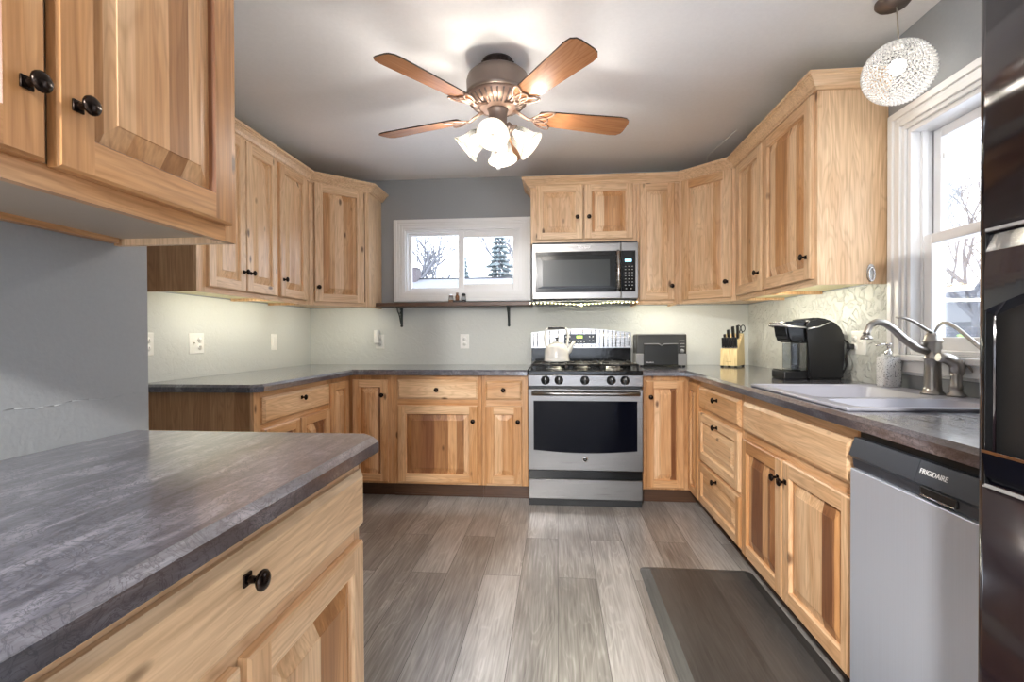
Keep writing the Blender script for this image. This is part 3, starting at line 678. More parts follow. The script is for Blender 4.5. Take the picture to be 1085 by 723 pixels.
# ------------------------------------------------------------------ range (faces -y)
RX = .181
t = thing('gas_range', 'stainless gas range with black cooktop and oven window below the microwave', 'range', (RX, 0, 0))
mb = MB(); mb.box(-.377, .377, -.665, -.03, .03, .885, BLACKM, bev=.003); mb.build('range_body', t)
mb = MB()
mb.box(-.380, .380, -.694, -.055, .885, .9145, BLACKG, bev=.006)
for (bx, by, br) in ((-.20, -.22, .045), (.20, -.22, .040), (-.20, -.50, .048), (.20, -.50, .055), (0, -.36, .04)):
    mb.lathe([(br + .02, .914), (br + .015, .919), (br, .920), (br, .932), (br * .6, .935), (1e-5, .935)], STEEL, (bx, by, 0), 'z', 24)
    mb.lathe([(br * .72, .934), (br * .72, .941), (1e-5, .942)], BLACKM, (bx, by, 0), 'z', 24)
mb.build('cooktop', t)
for gx0, gx1 in ((-.355, -.125), (-.118, .118), (.125, .355)):
    mb = MB(); z = .950
    for yy in (-.64, -.36, -.08): mb.tube([(gx0, yy, z), (gx1, yy, z)], .007, IRON, 6)
    for xx in (gx0, (gx0 + gx1) / 2, gx1): mb.tube([(xx, -.64, z), (xx, -.08, z)], .007, IRON, 6)
    for yy in (-.50, -.22):
        xm = (gx0 + gx1) / 2
        mb.tube([(gx0, yy, z), (gx0 + (gx1 - gx0) * .30, yy, z - .004)], .006, IRON, 6); mb.tube([(gx1, yy, z), (gx1 - (gx1 - gx0) * .30, yy, z - .004)], .006, IRON, 6)
        mb.tube([(xm + .062 * math.cos(a * PI / 8), yy + .062 * math.sin(a * PI / 8), z) for a in range(16)], .005, IRON, 6, closed=True)
    for xx in (gx0, gx1):
        for yy in (-.64, -.08): mb.tube([(xx, yy, z), (xx, yy, .915)], .007, IRON, 6)
    mb.build('burner_grate', t)
# backguard
mb = MB(); mb.box(-.385, .385, -.10, -.035, .915, 1.055, BLACKG, bev=.003)
pts = [(-.385, 1.052)] + [(.385, 1.052)] + [(.385 - .77 * i / 20, 1.172 + .030 * math.sin(PI * i / 20)) for i in range(21)]
mb.prism(pts, -.115, -.03, STEELR, axis='y')
mb.build('backguard', t)
mb = MB()
for i in range(24):
    x = -.368 + i * .032; wd_ = .011 + .0025 * math.sin(i * 2.3); lo_ = 1.060
    ztop = 1.168 + .028 * math.sin(PI * (x + .385) / .77)
    segs_ = [(lo_, 1.083), (1.162, ztop)] if -.14 < x < .135 else [(lo_, ztop)]
    for a_, b_ in segs_: mb.tube([(x, -.1135, a_), (x, -.1135, b_)], wd_, STEELR, 10, flat=.35)
mb.build('backguard_rib', t)['kind'] = 'stuff'
mb = MB(); mb.prism(rrect(-.130, .122, 1.085, 1.160, .012), -.124, -.112, BLACKG, axis='y')
cpn = mb.build('control_panel', t)
mb = MB(); mb.box(-.032, .012, -.1255, -.1235, 1.128, 1.146, LCDG); mb.build('clock_display', cpn)
for bx, bz in ((-.112, 1.140), (-.085, 1.140), (-.112, 1.108), (-.085, 1.105), (-.022, 1.103), (.003, 1.103), (.028, 1.103), (.068, 1.140), (.094, 1.140), (.068, 1.108), (.094, 1.108)):
    mb = MB(); mb.box(bx - .005, bx + .005, -.1255, -.1235, bz - .004, bz + .004, TEXTW, bev=.001); mb.build('button', cpn)
# front
mb = MB(); mb.box(-.380, .380, -.690, -.66, .808, .885, STEEL, bev=.004); kp = mb.build('knob_panel', t)
for kx in (-.262, -.172, .0, .172, .262):
    mb = MB(); mb.lathe([(.030, 0), (.030, .006), (.024, .010), (.022, .030), (.019, .034), (1e-5, .034)], BLACKP, (0, 0, 0), '-y', 24)
    mb.box(-.006, .006, -.046, -.030, -.022, .022, BLACKP, bev=.003); mb.box(-.0015, .0015, -.0465, -.0455, .006, .020, TEXTW)
    k_ = mb.build('control_knob', kp, (kx, -.690, .850))
mb = MB(); mb.box(-.374, .374, -.675, -.66, .790, .808, BLACKM); mb.build('vent_gap', t)
mb = MB(); mb.box(-.380, .380, -.694, -.655, .245, .792, STEEL, bev=.005)
od = mb.build('oven_door', t)
mb = MB(); wp = [(-.342, .40)] + [(-.342 + .684 * i / 16, .382 - .018 * math.sin(PI * i / 16)) for i in range(17)] + [(.342, .40), (.342, .712), (-.342, .712)]
wp = wp[1:-2] + [(.342, .712), (-.342, .712)]
mb.prism(wp, -.6965, -.690, GLASSB, axis='y'); mb.build('oven_window', od)
mb = MB(); mb.tube([(-.352, -.735, .765), (-.2, -.742, .765), (.2, -.742, .765), (.352, -.735, .765)], .0145, STEEL, 12)
for sx_ in (-.345, .345): mb.tube([(sx_, -.69, .765), (sx_, -.735, .765)], .012, STEEL, 10)
mb.build('oven_handle', od)
mb = MB(); mb.lathe([(.0175, 0), (.0175, .002), (.013, .003)], CHROME, (0, -.694, .322), '-y', 28); mb.lathe([(.0128, .0025), (.0128, .0048), (1e-5, .0050)], BLACKP, (0, -.694, .322), '-y', 28)
bdg = mb.build('round_badge', od)
text('badge_lettering', 'GE', .009, GREYP, (0, -.6995, .322), (R90, 0, 0), bdg)
mb = MB(); mb.box(-.378, .378, -.680, -.655, .185, .243, BLACKG, bev=.003); mb.build('drawer_grip', t)
mb = MB(); mb.box(-.378, .378, -.694, -.655, .050, .186, STEEL, bev=.006); mb.box(-.355, .355, -.700, -.692, .176, .186, STEEL, bev=.002); mb.build('storage_drawer', t)
mb = MB(); mb.box(-.374, .374, -.668, -.62, .001, .05, BLACKM); mb.build('range_plinth', t)

# ------------------------------------------------------------------ kettle
t = thing('kettle', 'cream tea kettle with black grip on the back burner of the range', 'kettle', (-.005, -.36, .957))
mb = MB(); mb.lathe([(.088, 0), (.093, .004), (.094, .012), (.091, .016), (.090, .05), (.086, .085), (.076, .112), (.056, .130), (.040, .136), (.036, .137)], CREAM, seg=36); mb.build('kettle_body', t)
mb = MB(); mb.lathe([(.038, .136), (.034, .143), (.015, .147), (1e-5, .148)], CREAM, seg=28); ld = mb.build('kettle_lid', t)
mb = MB(); mb.lathe([(.014, .146), (.006, .152), (.006, .168), (.015, .174), (.015, .178), (1e-5, .180)], BLACKP, seg=20); mb.build('lid_knob', ld)
mb = MB(); mb.tube([(.070, 0, .060), (.095, 0, .085), (.112, 0, .125), (.128, 0, .150)], [.022, .017, .012, .011], CREAM, 14); mb.build('spout', t)
for sg_ in (-1,):
    mb = MB(); mb.tube([(-.078, 0, .105), (-.088, 0, .150), (-.090, 0, .195), (-.078, 0, .235), (-.055, 0, .246)], .0045, CREAM, 8, flat=1.6); mb.build('handle_arm', t)
    mb = MB(); mb.tube([(.072, 0, .112), (.080, 0, .150), (.084, 0, .195), (.075, 0, .235), (.055, 0, .246)], .0045, CREAM, 8, flat=1.6)
    mb.build('handle_arm', t)
mb = MB(); mb.tube([(-.062, 0, .246), (-.03, 0, .249), (.03, 0, .249), (.062, 0, .246)], [.007, .010, .010, .007], BLACKP, 12); mb.build('handle_grip', t)

# ------------------------------------------------------------------ microwave
t = thing('microwave', 'stainless over-the-range microwave with black door glass', 'microwave', (.198, 0, 0))
mb = MB(); mb.box(-.379, .379, -.375, -.01, 1.412, 1.8295, BLACKM, bev=.002); mb.build('microwave_body', t)
mb = MB(); mb.box(-.380, .257, -.400, -.375, 1.414, 1.815, STEEL, bev=.004); dr = mb.build('door', t)
mb = MB(); mb.box(-.356, .257, -.4025, -.398, 1.462, 1.757, BLACKG, bev=.001)
mb.build('door_glass', dr)
mb = MB(); o_ = [(-.345, 1.492), (.222, 1.492), (.222, 1.727), (-.345, 1.727)]; i_ = [(-.305, 1.507), (.178, 1.507), (.178, 1.695), (-.305, 1.695)]
GW = simple('dark_grey_glass', (.018, .019, .02), .2, spec=.3); GI = simple('window_mesh_glass', (.045, .05, .048), .25, spec=.3)
for i in range(4):
    j = (i + 1) % 4; mb.quad([(o_[i][0], -.403, o_[i][1]), (o_[j][0], -.403, o_[j][1]), (i_[j][0], -.4005 - .004, i_[j][1]), (i_[i][0], -.4045, i_[i][1])], GW)
mb.quad([(x, -.4045, z) for x, z in i_], GI)
mb.build('door_window', dr, normals=False)
mb = MB(); mb.tube([(.236, -.402, 1.478), (.236, -.432, 1.492), (.236, -.436, 1.61), (.236, -.432, 1.738), (.236, -.402, 1.748)], .0135, STEELR, 10, flat=1.3); mb.build('door_handle', dr)
mb = MB(); mb.box(.259, .380, -.400, -.375, 1.414, 1.815, STEEL, bev=.003); mb.box(.259, .360, -.4025, -.398, 1.462, 1.757, BLACKG, bev=.001); cp_ = mb.build('control_panel', t)
mb = MB(); mb.box(.285, .332, -.4035, -.402, 1.676, 1.696, LCDB); mb.build('clock_display', cp_)
mb = MB(); GREYT = simple('key_print', (.30, .30, .28), .5)
for r in range(7):
    for q in range(3): mb.box(.284 + q * .024, .294 + q * .024, -.4032, -.4022, 1.505 + r * .0225, 1.511 + r * .0225, GREYT)
for q in range(2): mb.box(.290 + q * .034, .299 + q * .034, -.4032, -.4022, 1.480, 1.488, GREYT)
mb.build('keypad', cp_)
text('lettering', 'Whirlpool', .021, TEXTW, (-.005, -.4012, 1.786), (R90, 0, 0), dr)
mb = MB(); mb.box(-.375, .375, -.36, -.02, 1.402, 1.4125, BLACKM); mb.build('vent_grille', t)

# string of tiny lights under the microwave
mb = MB(); pts = []
for i in range(60):
    x = -.20 + i * .0134; z = 1.393 - .012 * math.sin(PI * min(1, max(0, (i - 12) / 30))) + .002 * math.sin(i * 2.1)
    pts.append((x, -.352 + .004 * math.sin(i * 1.3), z))
mb.tube(pts, .0016, WHITEP, 5)
sl = tag(mb.build('string_lights'), 'string of tiny warm lights hanging beneath the microwave', 'string lights')
mb = MB()
for i, p_ in enumerate(pts):
    if i % 2 == 0: mb.sphere((p_[0], p_[1], p_[2] - .004), .0038, LEDM, 6, 4)
mb.sphere((.175, -.355, 1.372), .009, LEDM, 8, 6)
mb.build('light_bead', sl)['kind'] = 'stuff'
light('string_glow', 'AREA', (.19, -.30, 1.385), 2.2, (1, .95, .76), shape='RECTANGLE', size=.7, size_y=.03, rot=(-.5, 0, 0))

# ------------------------------------------------------------------ under-cabinet LED strips
def led(label, x0, y0, x1, y1, inward, pw=1.0):
    L_ = math.hypot(x1 - x0, y1 - y0); a = math.atan2(y1 - y0, x1 - x0)
    t = thing('led_light_strip', label, 'light strip', ((x0 + x1) / 2, (y0 + y1) / 2, UZ0 + .016), a, 'light strips under the wall cabinets')
    mb = MB(); mb.box(-L_ / 2, L_ / 2, -.005, .005, -.0035, 0, WHITEP); mb.build('strip_tape', t)
    mb = MB(); n = int(L_ / .018)
    for i in range(n): x = -L_ / 2 + .009 + i * .018; mb.box(x - .003, x + .003, -.003, .003, -.006, -.0035, LEDM)
    mb.build('emitter', t)['kind'] = 'stuff'
    light('led_glow', 'AREA', (0, .012 * inward, -.030), LED_W * L_ * pw, (1, .96, .83), t, shape='RECTANGLE', size=L_, size_y=.03, rot=(.72 * inward, 0, 0))
led('lit strip below the single-door wall cabinets opposite the sink', -1.80, -1.60, -1.80, -.70, 1, .7)
led('lit strip below the diagonal cabinet by the back window', -1.78, -.56, -1.50, -.28, 1)
led('lit strip below the narrow knotty wall cabinet by the microwave', .60, -.275, .88, -.275, 1)
led('lit strip below the diagonal cabinet above the knife block', .92, -.30, 1.16, -.54, 1)
led('lit strip below the wall cabinets above the coffee maker', 1.212, -.68, 1.212, -1.58, 1)

# ------------------------------------------------------------------ dishwasher (local x = world -y, front at local y=0)
t = thing('dishwasher', 'stainless dishwasher with black console at the end of the sink counter', 'dishwasher', (.842, -2.503, 0), -R90)
mb = MB(); mb.box(.002, .594, .030, .60, .10, .868, BLACKM); mb.box(.01, .586, .075, .09, 0, .10, BLACKM); mb.build('dishwasher_body', t)
mb = MB(); mb.box(.004, .592, 0, .028, .105, .762, STEELV, bev=.003); mb.build('door', t)
DWC = simple('dark_blue_black_console', (.03, .034, .045), .32)
mb = MB(); mb.prism([(-.004, .800), (.012, .850), (.028, .850), (.028, .764), (.010, .764), (.006, .79)], .004, .266, DWC, axis='x')
mb.prism([(-.004, .800), (.012, .850), (.028, .850), (.028, .764), (.010, .764), (.006, .79)], .2675, .592, DWC, axis='x'); con = mb.build('console', t)
mb = MB(); mb.box(.28, .385, .001, .012, .772, .793, BLACKM, bev=.003); mb.box(.283, .382, -.001, .002, .7705, .7735, CHROME, bev=.001); mb.build('pocket_handle', con)
text('lettering', 'FRIGIDAIRE', .0165, TEXTW, (.318, .0035, .8265), (R90 - .31, 0, 0), con, .0005)
text('model_lettering', 'Gallery', .008, TEXTW, (.45, .0035, .8265), (R90 - .31, 0, 0), con, .0005) if False else None

HOODM = simple('glossy_dispenser_hood', (.012, .014, .022), .08, spec=.7, coat=1)
# ------------------------------------------------------------------ refrigerator (front at world x=.703)
t = thing('refrigerator', 'glossy black side-by-side refrigerator with water and ice dispenser', 'refrigerator', (.703, -3.104, 0), -R90)
mb = MB(); mb.box(.004, .906, .075, .772, .02, 1.755, FRIDGE, bev=.006); mb.build('cabinet_shell', t)
def fdoor(x0, x1, hole=None):
    mb = MB(); d0, d1 = 0, .068; z0_, z1_ = .06, 1.765; rr = .028
    pl = [(x0, d1), (x0, d0 + rr)] + [(x0 + rr - rr * math.cos(a * R90 / 6), d0 + rr - rr * math.sin(a * R90 / 6)) for a in range(1, 7)] + [(x1 - rr + rr * math.sin(a * R90 / 6), d0 + rr - rr * math.cos(a * R90 / 6)) for a in range(0, 7)] + [(x1, d1)]
    if not hole: mb.prism(pl, z0_, z1_, FRIDGE, smooth=True); return mb
    h0, h1, hz0, hz1 = hole
    mb.prism(pl, z0_, hz0, FRIDGE, smooth=True); mb.prism(pl, hz1, z1_, FRIDGE, smooth=True)
    la = [p for p in pl if p[0] <= x0 + rr + 1e-6]; mb.prism(la + [(h0, d0), (h0, d1)], hz0, hz1, FRIDGE, smooth=True)
    ra = [p for p in pl if p[0] >= x1 - rr - 1e-6]; mb.prism([(h1, d1), (h1, d0)] + ra, hz0, hz1, FRIDGE, smooth=True)
    mb.box(h0, h1, d1 - .008, d1, hz0, hz1, BLACKG)
    return mb
fd = fdoor(.002, .386, (.034, .300, .90, 1.31)).build('freezer_door', t)
mb = MB()
for x0_, x1_, z0_, z1_ in ((.030, .035, .895, 1.318), (.299, .304, .895, 1.318), (.030, .304, 1.312, 1.318), (.030, .304, .893, .899)): mb.box(x0_, x1_, -.003, .01, z0_, z1_, GREYP if z1_ - z0_ < .01 else BLACKG, bev=.001)
mb.build('dispenser_trim', fd)
mb = MB()   # curved glossy control hood bulging over the recess
n = 14
for i in range(n):
    x = [.036 + .262 * k / n for k in (i, i + 1)]
    zl = [1.184 + .03 * math.sin(PI * k / n) for k in (i, i + 1)]
    P_ = [(x[0], zl[0]), (x[1], zl[1])]
    rows = [(0.0, 1.311), (-.007, 1.28), (-.010, 1.24), (-.009, None), (.012, None)]
    for ra_, rb_ in zip(rows, rows[1:]):
        def pt(k, r_): return (x[k], r_[0] + .004, (r_[1] if r_[1] else zl[k] - (.01 if r_[0] > 0 else 0)))
        mb.quad([pt(0, ra_), pt(1, ra_), pt(1, rb_), pt(0, rb_)], HOODM, 0, True)
mb.build('dispenser_hood', fd)
mb = MB(); mb.box(.038, .296, .012, .058, .94, 1.22, BLACKM); mb.box(.12, .16, .0, .02, 1.06, 1.15, BLACKP, bev=.004)
mb.build('dispenser_recess', fd)
mb = MB(); mb.prism([(.004, .945), (-.008, .957), (-.010, .950), (-.004, .915), (.004, .90), (.03, .90), (.03, .945)], .038, .296, GLASSB, axis='x'); mb.box(.038, .296, -.0105, -.0085, .9515, .9565, CHROME); mb.build('drip_tray', fd)
fd2 = fdoor(.392, .906).build('refrigerator_door', t)
for d_, hx in ((fd, .362), (fd2, .418)):
    mb = MB(); mb.tube([(hx, .0, .62), (hx, -.045, .66), (hx, -.05, 1.1), (hx, -.045, 1.56), (hx, .0, 1.60)], .011, BLACKG, 10); mb.build('door_handle', d_)
mb = MB(); mb.box(.01, .9, .03, .06, 0, .058, BLACKM); mb.build('toe_grille', t)

# ------------------------------------------------------------------ sink, taps
t = thing('kitchen_sink', 'grey composite double-bowl drop-in sink beneath the side window', 'sink', (0, 0, ZC))
OX0, OX1, OY0, OY1 = .874, 1.455, -1.690, -2.436
B1 = (.925, 1.338, -2.150, -1.735); B2 = (.925, 1.338, -2.395, -2.195)
mb = MB(); zt_ = .0085
for a in ((OX0, B1[0], OY1, OY0), (B1[1], OX1, OY1, OY0), (B1[0], B1[1], B1[3], OY0), (B1[0], B1[1], OY1, B2[2])): mb.box(a[0], a[1], a[2], a[3], .0005, zt_, SINKM)
mb.box(OX0 - .004, OX0 + .012, OY1 - .002, OY0 + .002, .0006, .012, SINKM, bev=.004); mb.box(OX0, OX1, OY1 - .004, OY1 + .010, .0006, .012, SINKM, bev=.004); mb.box(OX0, OX1, OY0 - .010, OY0 + .004, .0006, .012, SINKM, bev=.004)
mb.build('sink_rim', t)
for (x0_, x1_, y0_, y1_) in (B1, B2):
    mb = MB(); rt_ = rrect(x0_, x1_, y0_, y1_, .045, 5); rb_ = rrect(x0_ + .025, x1_ - .025, y0_ + .025, y1_ - .025, .04, 5)
    ro = rrect(x0_ - .001, x1_ + .001, y0_ - .001, y1_ + .001, .002, 5)
    zt2 = zt_
    tv = [mb.v((x, y, zt2)) for x, y in rt_]; bv = [mb.v((x, y, -.17)) for x, y in rb_]; ov = [mb.v((x, y, zt2)) for x, y in ro]
    k = len(rt_)
    for i in range(k):
        j = (i + 1) % k; mb.face([tv[i], tv[j], bv[j], bv[i]], SINKM, 0, True); mb.face([ov[i], ov[j], tv[j], tv[i]], SINKM)
    mb.face(bv, SINKM); mb.lathe([(.04, -.1695), (.04, -.168), (.03, -.168), (1e-5, -.169)], CHROME, ((x0_ + x1_) / 2, (y0_ + y1_) / 2, 0), 'z', 20)
    mb.build('bowl', t, normals=False)
mb = MB(); mb.box(B1[0], B1[1], -2.1955, -2.1495, -.06, .0082, SINKM, bev=.004); mb.build('divider', t)

FY = -2.03; FXX = 1.398
t = thing('kitchen_faucet', 'brushed nickel single-lever faucet with swan spout at the sink', 'faucet', (FXX, FY, .9235))
mb = MB(); mb.lathe([(.038, 0), (.038, .004), (.030, .010), (.0275, .03), (.0255, .10), (.025, .128), (.029, .130), (.029, .134), (.025, .136), (.0245, .165), (.028, .17), (.027, .19), (.031, .193), (.031, .199), (.027, .203), (.024, .218), (.015, .228), (1e-5, .230)], NICKEL, seg=32); mb.build('faucet_body', t)
mb = MB(); mb.tube([(-.018, 0, .160), (-.055, 0, .172), (-.10, 0, .205), (-.140, 0, .245), (-.170, 0, .266), (-.200, 0, .270), (-.222, 0, .256), (-.232, 0, .232), (-.234, 0, .222)], [.016, .0155, .0145, .0135, .013, .0125, .012, .012, .013], NICKEL, 14)
mb.lathe([(.013, 0), (.020, -.012), (.020, -.018), (.012, -.018)], NICKEL, (-.234, 0, .222), 'z', 20); mb.build('spout', t)
mb = MB(); mb.tube([(.0, 0, .226), (-.03, 0, .245), (-.07, .0, .272), (-.10, 0, .284), (-.128, 0, .287)], [.010, .0095, .009, .0085, .006], NICKEL, 10, flat=.55); mb.build('lever', t)
t = thing('side_sprayer', 'brushed nickel side sprayer standing next to the faucet', 'sprayer', (1.425, -2.105, .9235))
mb = MB(); mb.lathe([(.030, 0), (.028, .006), (.019, .012), (.018, .03), (.021, .034), (.017, .04), (.0165, .07), (.020, .085)], NICKEL, seg=24); mb.build('sprayer_base', t)
mb = MB(); mb.tube([(.0, 0, .078), (.004, 0, .105), (-.008, 0, .124), (-.035, 0, .136), (-.062, 0, .140)], [.020, .023, .022, .019, .015], NICKEL, 14); mb.build('spray_head', t)
mb = MB(); mb.tube([(.012, -.004, .128), (.034, -.012, .105), (.044, -.018, .082)], [.010, .009, .005], NICKEL, 8, flat=.5); mb.build('trigger', t)
t = thing('filter_faucet', 'slim gooseneck drinking-water tap curving beside the main faucet', 'faucet', (1.41, -2.36, .9235))
mb = MB(); mb.lathe([(.022, 0), (.020, .008), (.012, .014), (.011, .05), (.008, .055)], NICKEL, seg=20); mb.build('tap_base', t)
mb = MB(); mb.tube([(0, 0, .05), (0, .01, .10), (0, .06, .135), (0, .125, .170), (0, .185, .212), (0, .235, .245), (0, .272, .262), (0, .300, .264), (0, .322, .252), (0, .336, .232)], [.007] * 7 + [.0065, .0055, .004], NICKEL, 10); mb.build('tap_spout', t)

# ------------------------------------------------------------------ soap dispenser
t = thing('soap_dispenser', 'white speckled ceramic soap dispenser with chrome pump on the sink deck', 'soap dispenser', (1.418, -1.752, .9232))
mb = MB(); mb.prism(rrect(-.036, .036, -.036, .036, .016, 5), .0, .128, SPECK, smooth=False)
ed = [e for e in mb.bm.edges if abs(e.verts[0].co.z - e.verts[1].co.z) < 1e-5]; bmesh.ops.bevel(mb.bm, geom=ed, offset=.008, segments=3, affect='EDGES'); 
for f_ in mb.bm.faces: f_.smooth = abs(f_.normal.z) < .9
mb.build('bottle', t)
mb = MB(); mb.lathe([(.015, .128), (.015, .150), (.007, .152), (.007, .175), (.013, .176), (.013, .186), (1e-5, .188)], CHROME, seg=20); mb.tube([(0, 0, .181), (-.03, .0, .181), (-.052, 0, .176)], [.006, .005, .004], CHROME, 8); mb.build('pump', t)

# ------------------------------------------------------------------ coffee maker (faces world -x)
t = thing('coffee_maker', 'black single-serve coffee maker with silver handle beside the wall outlet', 'coffee maker', (1.182, -1.262, ZC + .0005)); t.scale = (.90, 1, 1)
mb = MB()
bp_ = [(.108, 0), (.300, 0), (.300, .13), (.308, .20), (.300, .245), (.270, .285), (.215, .312), (.15, .322), (.098, .312), (.108, .28)]
mb.prism([(x, z) for x, z in bp_], -.098, .098, BLACKP, axis='y'); bmesh.ops.bevel(mb.bm, geom=mb.bm.edges[:], offset=.012, segments=3, affect='EDGES', clamp_overlap=True)
mb.build('housing', t)
mb = MB(); mb.box(-.018, .115, -.075, .075, 0, .046, BLACKP, bev=.008); mb.box(-.012, .08, -.066, .066, .046, .050, BLACKG, bev=.001); mb.build('drip_tray', t)
mb = MB(); mb.prism([(-.010, .300), (.115, .310), (.115, .205), (.075, .190), (.022, .192), (.004, .215)], -.078, .078, BLACKG, axis='y'); bmesh.ops.bevel(mb.bm, geom=mb.bm.edges[:], offset=.010, segments=3, affect='EDGES'); mb.build('brew_head', t)
mb = MB(); SILV = simple('silver_plastic', (.62, .62, .63), .22, .6)
mb.tube([(.105, -.088, .268), (.04, -.088, .272), (-.02, -.070, .280), (-.045, -.03, .284), (-.045, .03, .284), (-.02, .070, .280), (.04, .088, .272), (.105, .088, .268)], [.009, .011, .011, .011, .011, .011, .011, .009], SILV, 10, flat=.6); mb.box(-.04, .02, -.06, .06, .292, .300, SILV, bev=.004); mb.build('lift_handle', t)
mb = MB(); mb.tube([(.10, -.099, .262), (.16, -.100, .272), (.22, -.099, .296)], [.010, .008, .004], SILV, 8, flat=.5); mb.build('trim_accent', t)
mb = MB(); mb.box(.006, .084, -.058, .058, .05, .19, GREYP, bev=.012) if False else None
mb.prism(rrect(.052, .102, -.094, .094, .01, 3), .052, .188, CLEARP); mb.build('water_reservoir', t)
# power cord
mb = MB(); cord = [(1.462, -1.285, 1.135), (1.470, -1.32, 1.12), (1.474, -1.36, 1.10), (1.470, -1.385, 1.085), (1.452, -1.378, 1.05), (1.455, -1.37, .99), (1.440, -1.35, .94), (1.42, -1.33, .922), (1.46, -1.29, .920)]
def smooth(pts, n=6):
    P = [Vector(p) for p in pts]; out = []
    for i in range(len(P) - 1):
        p0, p1, p2, p3 = P[max(i - 1, 0)], P[i], P[i + 1], P[min(i + 2, len(P) - 1)]
        for k in range(n):
            t_ = k / n; out.append(.5 * ((2 * p1) + (p2 - p0) * t_ + (2 * p0 - 5 * p1 + 4 * p2 - p3) * t_ ** 2 + (3 * p1 - p0 - 3 * p2 + p3) * t_ ** 3))
    out.append(P[-1]); return out
mb.tube(smooth(cord), .0042, BLACKP, 8)
mb.box(1.452, 1.4768, -1.402, -1.372, 1.072, 1.100, BLACKP, bev=.004)
tag(mb.build('power_cord'), 'black power cord plugged into the outlet behind the coffee maker', 'cord')

# ------------------------------------------------------------------ outlets and switches
def plate(label, loc, rz, wd, gangs, ht=.118):
    t = thing('wall_plate', label, 'wall plate', loc, rz, 'white wall plates on the backsplash')
    mb = MB(); mb.box(-wd / 2, wd / 2, -.006, 0, -ht / 2, ht / 2, WHITEP, bev=.003); mb.build('cover_plate', t)
    for x, k in gangs:
        mb = MB()
        if k == 'outlet':
            for dz in (.020, -.020):
                mb.lathe([(.0165, .006), (.0165, .0085), (1e-5, .0088)], WHITEP, (x, 0, dz), '-y', 20)
                for dx in (-.006, .006): mb.box(x + dx - .001, x + dx + .001, -.0093, -.0085, dz - .002, dz + .006, BLACKM)
            mb.build('receptacle', t)
        elif k == 'switch':
            mb.box(x - .006, x + .006, -.009, -.005, -.012, .012, WHITEP); mb.box(x - .004, x + .004, -.018, -.006, .0, .008, WHITEP, bev=.001); mb.build('toggle', t)
        else:
            mb.box(x - .0165, x + .0165, -.009, -.005, -.033, .033, WHITEP, bev=.001); mb.build('receptacle', t)
    return t
p1 = plate('wall plate under the back window shelf, nearer to the range', (-.758, 0, 1.105), 0, .074, [(0, 'outlet')])
p2 = plate('wall plate behind the plug-in night light by the cabinet corner', (-1.474, 0, 1.105), 0, .074, [(0, 'outlet')])
p3 = plate('double wall plate with switch and outlet under the double-door cabinet', (XL, -1.337, 1.110), R90, .120, [(-.024, 'switch'), (.024, 'outlet')])
p4 = plate('narrow wall plate nearest the inside corner on the side wall', (XL, -.55, 1.110), R90, .074, [(0, 'decora')])
p5 = plate('wall plate half hidden behind the end of the grey stub wall', (XL, -1.680, 1.112), R90, .074, [(0, 'outlet')])
p6 = plate('double wall plate with plugged-in cord behind the coffee maker', (XR, -1.425, 1.106), -R90, .118, [(-.028, 'outlet'), (.028, 'switch')])
mb = MB(); mb.box(-.022, .022, -.045, -.0098, -.035, .0, WHITEP, bev=.006); mb.prism(rrect(-.020, .020, -.052, -.012, .012, 4), .0, .075, WHITEP)
for f_ in mb.bm.faces: f_.smooth = False
tag(mb.build('night_light', None, (-1.492, 0, 1.125)), 'white plug-in night light on the outlet below the shelf end', 'night light')

# ------------------------------------------------------------------ toaster
t = thing('toaster', 'charcoal and grey long-slot toaster between range and knife block', 'toaster', (.767, -.175, ZC + .0005))
mb = MB(); mb.box(-.184, .184, -.083, .083, .014, .243, CHARC, bev=.012); mb.build('toaster_body', t)
for xa_, xb_, fx in ((-.186, -.128, -.157), (.118, .186, .152)):
    mb = MB(); mb.box(xa_, xb_, -.088, .085, .010, .098, GREYP, bev=.004)
    for q in (-.015, .015): mb.box(fx + q - .008, fx + q + .008, -.07, -.05, 0, .011, BLACKM)
    mb.build('end_foot', t)
mb = MB(); DG = simple('dark_toaster_panel', (.024, .025, .024), .3)
mb.box(-.128, .118, -.092, -.08, .014, .165, DG, bev=.003); mb.build('crumb_door', t)
mb = MB(); zz = .170; mb.tube([(-.128, -.094, zz), (-.02, -.094, zz), (0, -.094, zz - .014), (.02, -.094, zz), (.118, -.094, zz)], .0035, GREYP, 6); mb.build('panel_trim', t)
mb = MB(); mb.box(-.16, .11, -.05, -.025, .2425, .2445, BLACKM); mb.box(-.17, .17, -.085, -.08, .236, .244, GREYP, bev=.001); mb.build('bread_slot', t)
mb = MB(); mb.lathe([(.015, 0), (.014, .012), (1e-5, .013)], GREYP, (.150, -.083, .118), '-y', 20); mb.build('browning_dial', t)
mb = MB()
for r in range(3): mb.box(.134, .139, -.085, -.0825, .146 + r * .022, .151 + r * .022, TEXTW); mb.box(.144, .168, -.085, -.0825, .146 + r * .022, .152 + r * .022, GREYT)
mb.build('button_row', t)
text('lettering', 'Hamilton', .016, TEXTW, (-.085, -.0925, .033), (R90, 0, 0), t)

